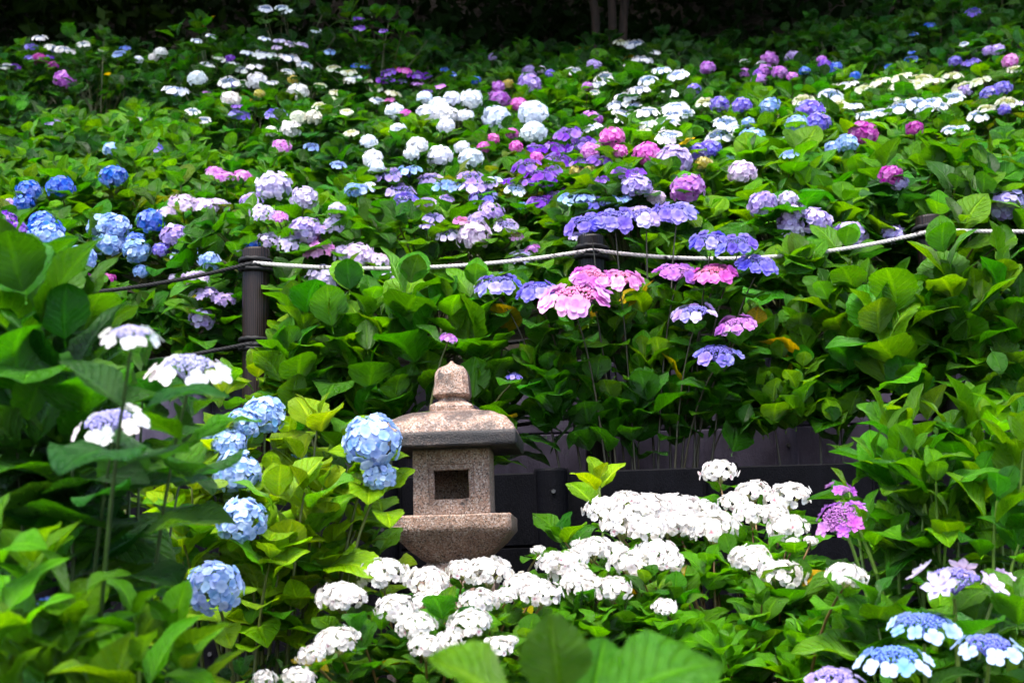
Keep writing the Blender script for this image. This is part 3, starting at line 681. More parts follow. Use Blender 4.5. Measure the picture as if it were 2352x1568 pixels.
add(Z3, '''85 483 115 l c;285 440 85 m O;525 395 55 l W;525 475 68 m O;690 385 100 m O;640 408 60 l W;845 375 95 m L;660 455 80 m O;755 468 85 m O;615 480 60 m P;620 520 88 m O;1045 423 75 m P;1030 390 35 m O;1115 445 85 m B;1250 495 62 m B;840 500 38 m O;920 463 38 m B;195 583 78 m V;360 680 108 m V;510 685 104 m V;690 690 112 m b;955 725 155 m V;865 810 124 m b;1005 800 138 m V;265 660 110 l w;75 690 155 l c;60 740 110 l c;50 785 95 l c;50 875 115 l c;30 610 85 l c;400 790 150 l c;370 870 170 l c;460 825 120 l c;550 800 72 m b;575 905 145 m b;230 985 110 m V;300 970 120 m V;440 1005 100 l b;805 915 125 l b;820 1000 110 l b;1195 935 125 m b;1100 960 85 m b;1300 865 155 m M;1635 835 98 m M;1370 1000 75 m M;1480 1140 130 m M;1540 1195 95 m A;80 1035 165 m A;155 1225 185 m O;260 1065 92 m Y;510 1120 152 m l;645 1325 162 m L;810 1300 112 m l;845 1390 155 m A;820 1450 135 m A;985 1440 182 m A;835 1510 135 m l;1210 1530 188 m A;1500 1530 130 m A;2230 1330 205 m A;1105 565 75 l w;1190 545 130 l W;1315 570 120 l w;1405 525 122 l w;1545 495 130 l w;1565 545 150 l w;1680 505 130 l w;1780 520 110 l w;1885 485 115 l w;1945 560 125 l w;2055 525 130 l w;1640 550 110 l w;1090 610 150 l c;915 645 122 l w;1130 680 115 l w;1240 685 115 l W;1320 745 110 l c;1410 725 110 l c;1540 690 170 l c;1650 660 120 l c;1740 660 130 l c;1700 700 120 l c;1800 685 110 l c;1890 625 130 l c;2060 745 140 l c;2110 700 95 l w;2240 660 125 l w;1510 640 65 l w;1870 840 100 l c;1940 830 90 l c;2330 670 70 l l;2130 615 112 m V;2215 575 100 m V;2225 715 60 m V;1970 590 90 m L;1900 400 75 m V;2005 400 105 l V;1615 380 80 l B;1620 340 50 l B;1630 218 58 l B;1735 158 62 l B;2020 72 95 l V;2120 330 65 m L;2180 325 80 m L;2265 395 95 m k;2290 445 85 l w;1470 430 55 l B;1960 283 45 l c''')
add(Z5, '170 230 175 m l;320 260 140 s l;350 370 130 s l;60 200 100 s l;1230 250 155 s A;1310 190 75 s O;1600 95 95 l A;1200 95 90 l k')

shr = []
y = 7.5; row = 0
gr = random.Random(5)
while y < 14.8:
    half = .36 * y + .9 + .3 * (y > 12)
    x = -half + (row % 2) * .4
    while x < half:
        sx, sy = x + gr.uniform(-.16, .16), y + gr.uniform(-.14, .14)
        h = gr.uniform(.82, 1.06) + .05 * math.sin(sx * 1.3)
        if y < 8 : h -= .06
        # a hollow in the planting left of the brown post
        if abs(sx + 1.55) < .33 and y < 7.9: h = .3
        shr.append([sx, sy, ground(sx, sy), h, gr.uniform(.62, .78)]); x += .84
    y += .72; row += 1
SH = np.array(shr)
def canopy(X, Y):
    d2 = (SH[:, 0] - X) ** 2 + (SH[:, 1] - Y) ** 2
    f = np.clip(1 - d2 / SH[:, 4] ** 2, 0, None)
    z = np.where(f > 0, SH[:, 2] + SH[:, 3] * f ** .38, -9)
    return z
# heads of the top row stand against the dark wood: raise the shrub that carries them
def hit(px, py):
    d = ray(px, py); D = 7.05
    while D < 15:
        t = D / d.y; X = d.x * t; z = CAMZ + d.z * t
        cz = canopy(X, D); k = int(np.argmax(cz))
        if z < cz[k] + .035: return Vector((X, D, z)), k
        D += .04
    return None, -1
for (px, py, wpx, typ, col) in HEADS:
    p, k = hit(px, py)
    if p is None or p.y > 14.2:
        q = at(px, py, 12.9); k = int(np.argmin((SH[:, 0] - q.x) ** 2 + (SH[:, 1] - q.y) ** 2))
        need = q.z - SH[k, 2] + .02
        SH[k, 3] = max(SH[k, 3], min(2.0, need))
SHR = [Shrub((s[0], s[1], s[2] - .03), s[1], False) for s in SH]
for (px, py, wpx, typ, col) in HEADS:
    p, k = hit(px, py)
    if p is None: continue
    Rr = wpx * p.y / FP / 2 * 1.14; Rr = min(Rr, .13) * (1 if typ != 'lace' else 1.1); Rr = max(Rr, .04)
    toc = Vector((-p.x, -p.y, CAMZ - p.z)).normalized()
    ax = Vector((rnd.uniform(-.2, .2), rnd.uniform(-.2, .2), 1)) + toc * (.6 if typ == 'mop' else .58)
    pos = p + toc * .15 + Vector((0, 0, -.12 * Rr))
    SHR[k].heads.append((typ, col, pos, ax, Rr, False))
tones = [('mid', 'dark', .3), ('mid', 'fresh', .4), ('dark', 'mid', .4), ('fresh', 'mid', .4), ('mid', 'olive', .2), ('deep', 'dark', .5)]
CNAME = dict(B='deep blue', b='light blue', V='violet blue', P='purple', L='lilac', l='pale lilac', O='orchid', K='pink', k='soft pink', M='magenta', c='bluish white', W='white', w='creamy white', Y='yellow green', A='lavender')
TNAME = dict(mop='mophead', lace='lacecap', star='star flowered')
INFO = []
for k, (s, sh) in enumerate(zip(SH, SHR)):
    sx, sy, gz, h, r_ = s
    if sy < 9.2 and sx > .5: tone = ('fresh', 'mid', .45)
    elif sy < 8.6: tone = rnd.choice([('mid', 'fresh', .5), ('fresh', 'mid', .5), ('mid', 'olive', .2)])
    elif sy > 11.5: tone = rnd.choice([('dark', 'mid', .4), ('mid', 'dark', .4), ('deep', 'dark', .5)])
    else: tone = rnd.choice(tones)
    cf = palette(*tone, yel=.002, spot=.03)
    L0 = rnd.uniform(.17, .21) * (1.2 if (sx > .9 and sy < 9) else 1)
    n = 38 if sy < 9 else (32 if sy < 11 else 26)
    n = int(n * (1 if h > .5 else .5))
    hp = [q[2] for q in sh.heads]
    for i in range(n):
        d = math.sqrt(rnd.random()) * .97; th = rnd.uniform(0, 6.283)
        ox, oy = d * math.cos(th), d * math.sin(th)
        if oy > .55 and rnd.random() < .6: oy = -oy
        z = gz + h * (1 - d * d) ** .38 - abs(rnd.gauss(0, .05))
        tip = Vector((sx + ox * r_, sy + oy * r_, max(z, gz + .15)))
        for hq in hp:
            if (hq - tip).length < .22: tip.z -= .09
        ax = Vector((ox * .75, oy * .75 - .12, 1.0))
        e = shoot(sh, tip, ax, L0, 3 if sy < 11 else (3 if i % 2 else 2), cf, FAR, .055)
        if i % 3 == 0: stem(sh, Vector((sx + rnd.uniform(-.1, .1), sy + rnd.uniform(-.1, .1), gz - .05)), tip, .008, .004, n=3)
    if sy < 7.95:        # the front row shows its flank down to the wall
        for i in range(22):
            th = rnd.uniform(R(200), R(340)); z = gz + rnd.uniform(.06, .8) * h
            tip = Vector((sx + math.cos(th) * r_ * .9, sy + math.sin(th) * r_ * .62, z)); ax = Vector((math.cos(th), math.sin(th), .8))
            shoot(sh, tip, ax, L0 * .95, 2, palette('mid', 'dark', .4, .004, .1), FAR, .05)
            stem(sh, Vector((sx, sy, gz - .05)), tip, .008, .004, n=3)
    for q in sh.heads:
        e = q[2] - Vector(q[3]).normalized() * (q[4] * .9 + .02)
        shoot(sh, e, Vector((q[3].x * .4, q[3].y * .4 + .0, 1)), L0 * .9, 2, cf, FAR, .06, top=False)
        stem(sh, Vector((sx + rnd.uniform(-.1, .1), sy + rnd.uniform(-.1, .1), gz - .05)), q[2] - Vector(q[3]).normalized() * q[4] * .3, .008, .004, n=4)
    INFO.append((sh, sx, sy))
def short(sh, sy):
    cnt = {}
    for q in sh.heads: cnt[q[0], q[1]] = cnt.get((q[0], q[1]), 0) + 1
    o = sorted(cnt.items(), key=lambda kv: (-kv[1], kv[0]))
    pl = 'behind the rope fence' if sy < 8.4 else ('halfway up the slope' if sy < 10.6 else 'high on the slope')
    n = len(sh.heads); num = ('one', 'two', 'three', 'four', 'five', 'six', 'seven', 'eight', 'nine')[n - 1] if n < 10 else 'many'
    if len(o) == 1: return f"{num} {CNAME[o[0][0][1]]} {TNAME[o[0][0][0]]} {'head' if n == 1 else 'heads'}", pl
    if len(f'{CNAME[o[0][0][1]]} {TNAME[o[0][0][0]]} {CNAME[o[1][0][1]]} {TNAME[o[1][0][0]]} {pl}'.split()) > 10: pl = pl.replace('behind the rope fence', 'by the rope').replace('halfway up the slope', 'mid slope').replace('high on the slope', 'upper slope')
    if o[0][0][0] == o[1][0][0]: return f"{num} {CNAME[o[0][0][1]]} and {CNAME[o[1][0][1]]} {TNAME[o[0][0][0]]} heads", pl
    return f"{num} heads, {CNAME[o[0][0][1]]} {TNAME[o[0][0][0]]} and {CNAME[o[1][0][1]]} {TNAME[o[1][0][0]]}", pl
fl_ = [(sh, x, y) for sh, x, y in INFO if sh.heads]
LAB = []
for sh, x, y in INFO:
    if sh.heads: f_, pl = short(sh, y); LAB.append(f"hydrangea bush with {f_}, {pl}")
    else:
        n_ = min(fl_, key=lambda q: (q[1] - x) ** 2 + (q[2] - y) ** 2); f_, pl = short(n_[0], n_[2]); dx, dy = x - n_[1], y - n_[2]
        rel = 'beside' if abs(dx) > abs(dy) else ('above' if dy > 0 else 'below')
        LAB.append(f"flowerless hydrangea bush {rel} the one with {f_.split(',')[0] if len(f_.split()) < 6 else f_.split(', ')[-1]}")
for (sh, x, y), lb in zip(INFO, LAB): finish(sh, 'hydrangea_bush', lb, 'bush', 'hydrangea bushes planted over the slope')

# ------------------------------------------------------------------ near shrubs, shoot by shoot
def near_shrub(name, label, base, D, tips, L, cf, meshes, heads=(), pairs=3, gap=.055, stem_c=(.13, .2, .03, 1), fill=(), up=None, hpairs=2, cat='bush', stem_r=.006, clear=None, extra=(), el0=60):
    sh = Shrub(base, D, True); B = Vector(base)
    alltips = []
    for t in tips:
        px, py, d = t[:3]; l = t[3] * 1.22 if len(t) > 3 else L; ax = None
        alltips.append((at(px, py, d), l, ax, t[4] if len(t) > 4 else pairs))
    for (x0, y0, x1, y1, d0, d1, n) in fill:
        for i in range(n): alltips.append((at(rnd.uniform(x0, x1), rnd.uniform(y0, y1), rnd.uniform(d0, d1)), L * rnd.uniform(.8, 1.05), None, pairs))
    for tip, l, ax, pr in alltips:
        a = ax or Vector(((tip.x - B.x) * .35 + rnd.uniform(-.25, .25), -.22 + rnd.uniform(-.2, .2), 1))
        e = shoot(sh, tip, a, l, pr, cf, meshes, gap, el0=el0)
        b = B + Vector(((tip.x - B.x) * .7 + rnd.uniform(-.06, .06), (tip.y - B.y) * .5 + rnd.uniform(-.05, .05), 0)); b.z = min(ground(b.x, b.y), B.z + .03) - .03
        if rnd.random() < (.1 if clear else .45): stem(sh, b, tip, stem_r * 1.5, stem_r * .6, None, stem_c, 6)
    for h in heads:
        px, py, wpx, typ, col, d = h[:6]; d -= .16 if typ == 'dbl' and py > 540 else 0; p = at(px, py, d); Rr = wpx * d / FP / 2
        ax = Vector(h[6]) if len(h) > 6 else Vector((rnd.uniform(-.2, .2), -.35, 1)); ccol = h[7] if len(h) > 7 else None
        if typ in ('mop', 'dbl'): ax = ax + Vector((0, -.5 if typ == 'mop' else -.2, 0))
        sh.heads.append((typ, col, p, ax, Rr * {'mop': .92, 'white': 1.02, 'big': .9, 'few': 1}.get(typ, .97), True, ccol))
        e = p - ax.normalized() * (Rr * .75 + (.11 if typ == 'big' else .03))
        if hpairs and not (typ == 'dbl' and py < 540): shoot(sh, e, Vector((ax.x * .5, ax.y * .5, 1)), L * .85, hpairs, cf, meshes, gap, top=False)
        b = B + Vector(((p.x - B.x) * .5 + rnd.uniform(-.05, .05), (p.y - B.y) * .5 + rnd.uniform(-.05, .05), 0)); b.z = min(ground(b.x, b.y), B.z + .03) - .03
        stem(sh, b, p - ax.normalized() * Rr * .6, stem_r * 1.5, stem_r * .7, None, stem_c, 7)
    for (px, py, d, l, g) in extra: add_leaf(sh, at(px, py, d), Vector((.25, -.25, -.9)).normalized(), Vector((0, -1, .1)), l, c4(GREEN[g], .05, .5), NEAR[:1])
    if clear: sh.leaves = [q for q in sh.leaves if q[1].translation.z > clear + rnd.uniform(-.24, .16) or rnd.random() < .2]
    finish(sh, name, label, cat)
def gbase(px, py, D, z=None):
    p = at(px, py, D); return (p.x, D, ground(p.x, D) if z is None else z)

# terrace row in front of the rope fence
TZ = 1.86
near_shrub('hydrangea_bush', 'big leaved hydrangea without open heads on the terrace behind the lantern finial', gbase(900, 1000, 6.5, TZ), 6.5,
  [(700, 700, 6.4), (760, 735, 6.35), (850, 700, 6.45), (940, 660, 6.4, .25), (965, 760, 6.35, .24), (1030, 690, 6.4), (1100, 770, 6.4, .25), (1090, 660, 6.45), (810, 840, 6.4), (1130, 850, 6.4), (900, 870, 6.4), (720, 880, 6.4), (660, 790, 6.35), (1150, 930, 6.4), (985, 850, 6.45), (640, 850, 6.3, .17), (800, 640, 6.55), (1180, 700, 6.5)],
  .23, palette('fresh', 'mid', .5, .01, .04), NEAR, pairs=4, gap=.075,
  heads=[Z5(760, 765) + (46, 'dbl', 'O', 6.35), Z5(1085, 770) + (26, 'lace', 'V', 6.4), Z5(1190, 1020) + (44, 'lace', 'V', 6.3)], hpairs=1, fill=[(650, 690, 1180, 940, 6.3, 6.6, 24)], stem_c=(.06, .07, .015, 1), el0=76, clear=2.0)
near_shrub('hydrangea_bush', 'hydrangea with pink and violet double lacecaps on the terrace by the black post', gbase(1470, 1000, 6.5, TZ), 6.5,
  [(1240, 780, 6.4), (1300, 850, 6.35), (1400, 760, 6.4), (1480, 830, 6.35), (1560, 760, 6.4), (1350, 930, 6.35), (1460, 930, 6.4), (1600, 880, 6.4), (1230, 900, 6.4), (1680, 960, 6.35), (1550, 960, 6.4), (1700, 840, 6.4), (1310, 720, 6.45), (1640, 700, 6.45), (1480, 700, 6.45), (1750, 760, 6.45)],
  .195, palette('fresh', 'mid', .45, .03, .18), NEAR, pairs=3, fill=[(1200, 700, 1760, 940, 6.3, 6.55, 52), (1220, 900, 1760, 990, 6.22, 6.38, 22)],
  heads=[Z5(1080, 410) + (118, 'dbl', 'V', 6.5), Z5(1340, 455) + (104, 'dbl', 'V', 6.45), Z5(1590, 500) + (176, 'dbl', 'k', 6.3), Z5(1700, 365) + (110, 'dbl', 'k', 6.4), Z5(1890, 380) + (110, 'dbl', 'k', 6.42), Z6(320, 345) + (112, 'dbl', 'K', 6.4), Z6(90, 335) + (108, 'dbl', 'O', 6.45),
         Z6(300, 130) + (108, 'dbl', 'V', 6.45), Z6(470, 150) + (108, 'dbl', 'V', 6.4), Z6(610, 280) + (112, 'dbl', 'V', 6.4), Z6(200, 600) + (108, 'dbl', 'A', 6.35), Z6(480, 680) + (104, 'dbl', 'O', 6.35), Z6(350, 870) + (112, 'dbl', 'V', 6.3),
         Z2(1680, 1450) + (118, 'dbl', 'V', 6.5), Z2(1850, 1425) + (125, 'dbl', 'V', 6.5), Z2(2050, 1405) + (128, 'dbl', 'A', 6.5), Z2(2240, 1375) + (120, 'dbl', 'V', 6.45)], stem_c=(.03, .026, .012, 1), hpairs=2, el0=76, clear=2.0, stem_r=.004)
near_shrub('hydrangea_bush', 'glossy leaved flowerless hydrangea filling the terrace left of the leaf covered post', gbase(1880, 1000, 6.5, TZ), 6.5,
  [(1850, 800, 6.4), (1800, 870, 6.4), (1920, 850, 6.4), (1760, 930, 6.4), (1880, 930, 6.4), (1980, 900, 6.4), (1830, 740, 6.5), (1950, 790, 6.45)],
  .2, palette('fresh', 'mid', .5, .02, .12), NEAR, pairs=3, fill=[(1740, 740, 2040, 920, 6.3, 6.55, 26), (1740, 900, 2000, 980, 6.22, 6.38, 10)], stem_c=(.025, .02, .01, 1), el0=76, clear=2.0, stem_r=.004)
near_shrub('hydrangea_bush', 'tall coarse leaved hydrangea with yellowing leaves hiding the right fence post', gbase(2200, 1000, 6.35, TZ), 6.35,
  [(1960, 640, 6.3), (2010, 740, 6.1, .25), (2170, 590, 6.1, .25), (2060, 690, 6.1, .24), (2300, 640, 6.2), (2250, 700, 6.2), (2330, 760, 6.15), (2140, 720, 6.15), (2080, 830, 6.15), (2210, 760, 6.2), (2300, 590, 6.3), (2180, 660, 6.15), (2340, 880, 6.2), (2110, 880, 6.15), (2250, 830, 6.2), (1900, 670, 6.4), (1990, 660, 6.3), (2270, 930, 6.2)],
  .215, palette('fresh', 'mid', .45, .0, .25), NEAR, pairs=4, gap=.08, stem_c=(.06, .05, .015, 1), stem_r=.0065, el0=76, clear=2.05, extra=[(2275, 800, 5.95, .12, 'yel'), (2330, 900, 6.0, .15, 'lime')], fill=[(1900, 650, 2400, 820, 6.25, 6.5, 26)])
near_shrub('hydrangea_bush', 'lime green young hydrangea shoots at the foot of the brown post', gbase(620, 950, 6.55, TZ), 6.55,
  [(650, 780, 6.55, .17), (590, 870, 6.4, .18), (690, 820, 6.5, .16), (520, 880, 6.3, .15), (650, 900, 6.4, .15)], .16, palette('lime', 'fresh', .5, 0, .05), NEAR, pairs=3)

# lantern level
near_shrub('hydrangea_bush', 'yellow green hydrangea with light blue mopheads left of the stone lantern', gbase(600, 1480, 4.7), 4.7,
  [(640, 1150, 4.5, .17), (730, 975, 4.85, .16), (790, 1010, 4.9, .14), (440, 1100, 4.6, .17), (480, 1235, 4.5, .14), (400, 1180, 4.6, .14), (420, 1290, 4.5, .16), (650, 1250, 4.5, .14), (720, 1195, 4.6, .15), (790, 1130, 4.8, .13), (830, 1190, 4.8, .12), (600, 1330, 4.5, .15), (700, 1320, 4.6, .13), (500, 1010, 4.7, .15), (770, 1270, 4.7, .13), (350, 1150, 4.7, .13), (860, 1255, 4.9, .12), (560, 1290, 4.5, .13), (690, 1060, 4.8, .14), (740, 1120, 4.7, .14), (330, 1240, 4.6, .14), (620, 1090, 4.7, .13), (460, 1380, 4.5, .14), (640, 1400, 4.6, .13), (660, 1010, 4.95, .15), (580, 1150, 4.75, .16), (500, 1150, 4.7, .15), (700, 1130, 4.5, .17), (620, 1290, 4.4, .15), (540, 1400, 4.5, .14), (420, 1240, 4.45, .16), (750, 1210, 4.6, .15), (800, 1070, 4.9, .14), (380, 1100, 4.75, .15), (690, 1400, 4.5, .13), (600, 1210, 4.55, .15)],
  .19, palette('lime', 'fresh', .3, .0, .25), NEAR, pairs=4, hpairs=2, stem_c=(.08, .1, .02, 1),
  heads=[(605, 955, 100, 'mop', 'h', 4.75), (560, 975, 80, 'mop', 'h', 4.7), (525, 1020, 80, 'mop', 'h', 4.65), (545, 1085, 108, 'mop', 'h', 4.6), (556, 1196, 114, 'mop', 'h', 4.4), (493, 1350, 130, 'mop', 'h', 4.1), (855, 1015, 135, 'mop', 'h', 4.6), (872, 1095, 78, 'mop', 'h', 4.6), (688, 1048, 55, 'mop', 'h', 4.9), (228, 1052, 60, 'mop', 'h', 4.8), (470, 1000, 50, 'mop', 'h', 4.85)])
WH = []
for q in '330 860 300;80 1010 260;620 910 270;660 1030 230;850 830 190;1020 850 290;425 1090 260;960 1040 240;550 1200 250;900 1190 280;620 1340 230;770 1290 170;1070 1340 210;930 1400 110;1170 1290 90;1250 930 230;1360 990 260;1130 1000 150;1450 790 220;1560 770 200;1700 700 240;1830 710 180;1560 870 260;1640 930 220;1830 960 240;1960 790 280;2120 740 300;2170 1070 150;1345 700 90;1600 660 80'.split(';'):
    x, y_, w_ = map(float, q.split()); WH.append(Z8(x, y_) + (w_ * ZK,))
for q in '1780 440 260;1930 410 260;2080 420 260;2230 420 240;1900 540 280;2050 570 250;2200 540 240'.split(';'):
    x, y_, w_ = map(float, q.split()); WH.append(Z8(x, y_) + (w_ * ZK,))
for q in '360 195 230;580 320 210;810 355 280;460 390 190;580 470 220;720 470 190;810 560 250;840 650 90;960 640 90;130 430 240;250 440 200;100 520 250;320 560 330;570 760 260;770 870 290;1195 870 240;30 790 180;20 1090 120'.split(';'):
    x, y_, w_ = map(float, q.split()); WH.append(Z9(x, y_) + (w_ * ZK,))
for q in '2210 1010 270;2200 1300 280;2030 1390 180;1950 1540 200;1730 1540 150'.split(';'):
    x, y_, w_ = map(float, q.split()); WH.append(Z7(x, y_) + (w_ * ZK,))
def dw(px, py): return 5.25 - (py - 1090) / 450 * 1.45 + (.1 if px > 1500 else 0)
wl_ = [(x, y_, w_, 'white', 'E', min(5.3, dw(x, y_))) for x, y_, w_ in WH if x < 1300]
wr_ = [(x, y_, w_, 'white', 'E', min(5.45, dw(x, y_) + .1) if x < 1900 else 4.0) for x, y_, w_ in WH if x >= 1300]
near_shrub('hydrangea_bush', 'white flowered low hydrangea spreading in front of the lantern foot', gbase(980, 1600, 4.6), 4.6, [], .135, palette('mid', 'fresh', .5, .02, .12), NEAR, heads=wl_, hpairs=3, stem_c=(.16, .1, .03, 1), gap=.05,
  fill=[(720, 1440, 1300, 1580, 4.1, 4.5, 30), (1100, 1380, 1300, 1500, 4.5, 4.8, 10)], stem_r=.0045)
near_shrub('hydrangea_bush', 'white flowered low hydrangea in front of the black wall right of the lantern', gbase(1700, 1550, 4.9), 4.9, [(1290, 1235, 5.3, .15), (1020, 1430, 4.2, .15)], .145, palette('mid', 'fresh', .35, .015, .1), NEAR, heads=wr_, hpairs=3, stem_c=(.16, .09, .03, 1), gap=.05,
  fill=[(1320, 1330, 1900, 1480, 4.5, 4.9, 40), (1550, 1440, 1950, 1568, 4.3, 4.6, 30), (1250, 1400, 1550, 1500, 4.4, 4.6, 14), (1600, 1250, 1900, 1350, 4.9, 5.2, 14)], stem_r=.0045)
near_shrub('hydrangea_bush', 'single lime green hydrangea shoot against the black wall right of the lantern', gbase(1385, 1300, 5.75), 5.75, [(1375, 1105, 5.75, .15)], .13, palette('lime', None, 0, 0, .2), NEAR, pairs=3)
near_shrub('hydrangea_bush', 'upright fresh green hydrangea with one orchid lacecap in front of the black wall end', gbase(2150, 1500, 4.5), 4.5,
  [(2050, 1010, 4.5, .17), (2130, 1070, 4.4, .18), (2010, 1060, 4.5, .17), (2200, 1040, 4.5, .17), (2260, 1000, 4.6), (2330, 1080, 4.4, .19), (1990, 1210, 4.3, .19), (2240, 1120, 4.4, .19), (2120, 1170, 4.4), (2330, 1180, 4.3, .2), (2060, 1120, 4.45), (2180, 1000, 4.6), (2290, 1060, 4.5), (1950, 1130, 4.55, .14), (2090, 980, 4.6), (2340, 970, 4.7), (2290, 960, 4.5, .18), (2230, 950, 4.6, .17), (2350, 1030, 4.3, .2), (2150, 1110, 4.3, .18), (2290, 1150, 4.2, .19), (2030, 960, 4.65, .16), (2100, 1050, 4.4, .17), (2340, 1250, 4.2, .18), (2180, 1200, 4.3, .17), (2060, 1240, 4.4, .16)],
  .235, palette('fresh', 'mid', .4, .0, .05), LANCE, pairs=5, gap=.07, heads=[Z9(1150, 480) + (128, 'star', 'O', 4.15, (-.35, -.6, .7)), Z9(1170, 300) + (60, 'few', 'O', 4.3)], hpairs=0, stem_c=(.12, .22, .03, 1))
near_shrub('hydrangea_bush', 'dark leaved hydrangea with light blue lacecaps below the tall fresh green bush', gbase(2150, 1640, 3.9), 3.9,
  [(2180, 1500, 3.9), (2340, 1400, 3.7, .19), (2050, 1450, 4.0), (1960, 1490, 4.1), (2300, 1560, 3.8), (2120, 1560, 3.8), (2240, 1400, 4.0)], .185, palette('mid', 'fresh', .4, .0, .05), NEAR, pairs=4,
  heads=[Z9(1700, 1170) + (170, 'big', 'b', 3.45, (0, -.25, 1), (.1, .16, .55)), Z9(1500, 1390) + (180, 'big', 'b', 3.35, (0, -.25, 1), (.08, .17, .6)), Z9(2120, 1310) + (160, 'big', 'b', 3.3, (0, -.25, 1), (.1, .13, .5)), Z9(1100, 1520) + (140, 'big', 'A', 3.4, (0, -.25, 1), (.28, .22, .6)), Z9(1900, 880) + (165, 'few', 'l', 3.5, (0, -.3, 1), (.14, .13, .42)), Z9(2180, 880) + (60, 'few', 'l', 3.95)],
  fill=[(1950, 1380, 2352, 1568, 3.9, 4.3, 18)], hpairs=2)
near_shrub('hydrangea_bush', 'dark green large leaved hydrangea with white lacecaps at the left fence side', gbase(170, 1500, 3.5), 3.5,
  [(75, 740, 3.2, .22), (190, 720, 3.45, .2), (25, 910, 3.3), (110, 1010, 3.4), (235, 800, 3.6, .16, 3), (60, 1090, 3.3), (170, 1130, 3.5), (20, 640, 3.4), (310, 900, 3.8, .13, 3), (30, 560, 3.5, .16), (120, 860, 3.4), (390, 930, 3.7, .13, 3), (430, 1040, 3.8, .13, 3), (100, 1180, 3.5), (-60, 800, 3.2), (-40, 1000, 3.2), (60, 690, 3.0, .22), (150, 790, 3.05, .19), (20, 850, 3.0, .2), (215, 880, 3.35, .15, 3), (60, 980, 3.0, .21), (180, 1060, 3.15, .17, 3), (330, 860, 3.4, .13, 3), (300, 1060, 3.5, .14, 3), (440, 960, 3.6, .13, 3), (110, 1150, 3.1, .19), (100, 610, 3.3, .16)],
  .25, palette('mid', 'dark', .35, .0, .03), NEAR, pairs=5, gap=.08, hpairs=2, stem_c=(.035, .07, .015, 1), stem_r=.0045,
  heads=[(300, 765, 150, 'big', 'W', 2.5, (.1, -.4, 1), (.3, .3, .55)), (432, 838, 200, 'big', 'W', 2.95, (.1, -.45, 1), (.3, .3, .55)), (248, 965, 180, 'big', 'W', 2.85, (-.1, -.55, 1), (.28, .26, .58)), (165, 890, 60, 'big', 'W', 3.0)])
near_shrub('hydrangea_bush', 'bright green narrow leaved hydrangea at the left edge of the path, out of focus', gbase(180, 1700, 2.8), 2.8,
  [(70, 1310, 2.75, .17), (160, 1400, 2.7, .16), (310, 1430, 2.75, .15), (50, 1470, 2.6, .16), (200, 1500, 2.7), (390, 1470, 2.8, .14), (-20, 1260, 2.7, .17), (320, 1540, 2.6), (120, 1568, 2.6), (-30, 1400, 2.6), (240, 1600, 2.6), (20, 1600, 2.55), (430, 1560, 2.75, .13)],
  .19, palette('bright', 'fresh', .4, .0, .02), LANCE, pairs=5, gap=.05, heads=[(105, 1390, 40, 'mop', 'B', 2.95)], hpairs=0)
# a dark shrub shading the ground between the left bushes
near_shrub('ground_plant', 'low dark heart leaved plant in the shade under the yellow green hydrangea', gbase(620, 1560, 4.3), 4.3,
  [(560, 1530, 4.3), (650, 1545, 4.35), (700, 1520, 4.5), (600, 1500, 4.5), (520, 1560, 4.2), (740, 1560, 4.3), (270, 1330, 4.6), (300, 1400, 4.6)], .075, palette('deep', 'dark', .5, 0, 0), NEAR, pairs=2, cat='plant', stem_r=.003)
# big blurred leaves right by the lens, rising from the path edge
sh = Shrub((.25, 1.95, ground(.25, 1.95)), 1.95, True)
for (px, py, d, l, dv, up) in [(1290, 1610, 1.95, .125, (-.1, -.35, .9), (0, -1, .1)), (1335, 1655, 1.95, .21, (.93, .1, .46), (-.25, -.62, .75)), (1210, 1640, 1.9, .15, (-.75, -.2, .5), (.2, -.5, 1)), (1350, 1650, 2.0, .12, (.25, .3, .9), (0, -1, .3)), (1450, 1650, 1.95, .13, (.5, -.5, .3), (0, -.2, 1))]:
    add_leaf(sh, at(px, py, d), Vector(dv).normalized(), Vector(up), l, c4(GREEN['fresh' if px < 1300 else 'mid'], .1), NEAR[:4])
stem(sh, Vector((.25, 1.95, .1)), at(1320, 1640, 1.95), .006, .004, None, (.13, .2, .03, 1), 6)
finish(sh, 'hydrangea_bush', 'blurred green leaf pair on a stem at the path edge before the white flowers', 'bush')

# fern in the hollow left of the brown post
def fern(pos, label, n=7, L=.32):
    root = thing('fern', pos, label, 'plant')
    for k in range(n):
        a = R(200 + 140 * k / (n - 1)) + rnd.uniform(-.1, .1); V, UV, F = [], [], []
        for i in range(15):
            t = i / 14; c = Vector((math.cos(a) * L * t, math.sin(a) * L * t * .8, .28 * t - .3 * t * t)); sd = Vector((-math.sin(a), math.cos(a), 0)); w_ = .085 * math.sin(math.pi * (.12 + .88 * t)) ** .8; f_ = Vector((math.cos(a), math.sin(a), -.3)) * .012
            for s in (-1, 1):
                o = len(V); V += [c, c + sd * s * w_ * .5 + f_ + f_, c + sd * s * w_ + f_ * 2.2, c + sd * s * w_ * .5 - f_]; UV += [(.5, .3)] * 4; F.append((o, o + 1, o + 2, o + 3))
        obj('frond', mesh('frond', V, F, MT['fern'], UV), root, None, c4(GREEN['fresh'], .1))
p = at(500, 790, 7.25); fern((p.x, 7.25, ground(p.x, 7.25) + .04), 'small fern with feathery fronds in the hollow left of the brown post')
p = at(420, 800, 7.3); fern((p.x, 7.3, ground(p.x, 7.3) + .02), 'dim small fern farther from the brown post in the hollow', 6, .25)
# far post up the slope
post(1928, 172, 12.0, 'small dark post standing among the flowers high on the right slope', (.5, .5, .5, 1), ground(2.9, 12.0) - .1, .055, rop=False)

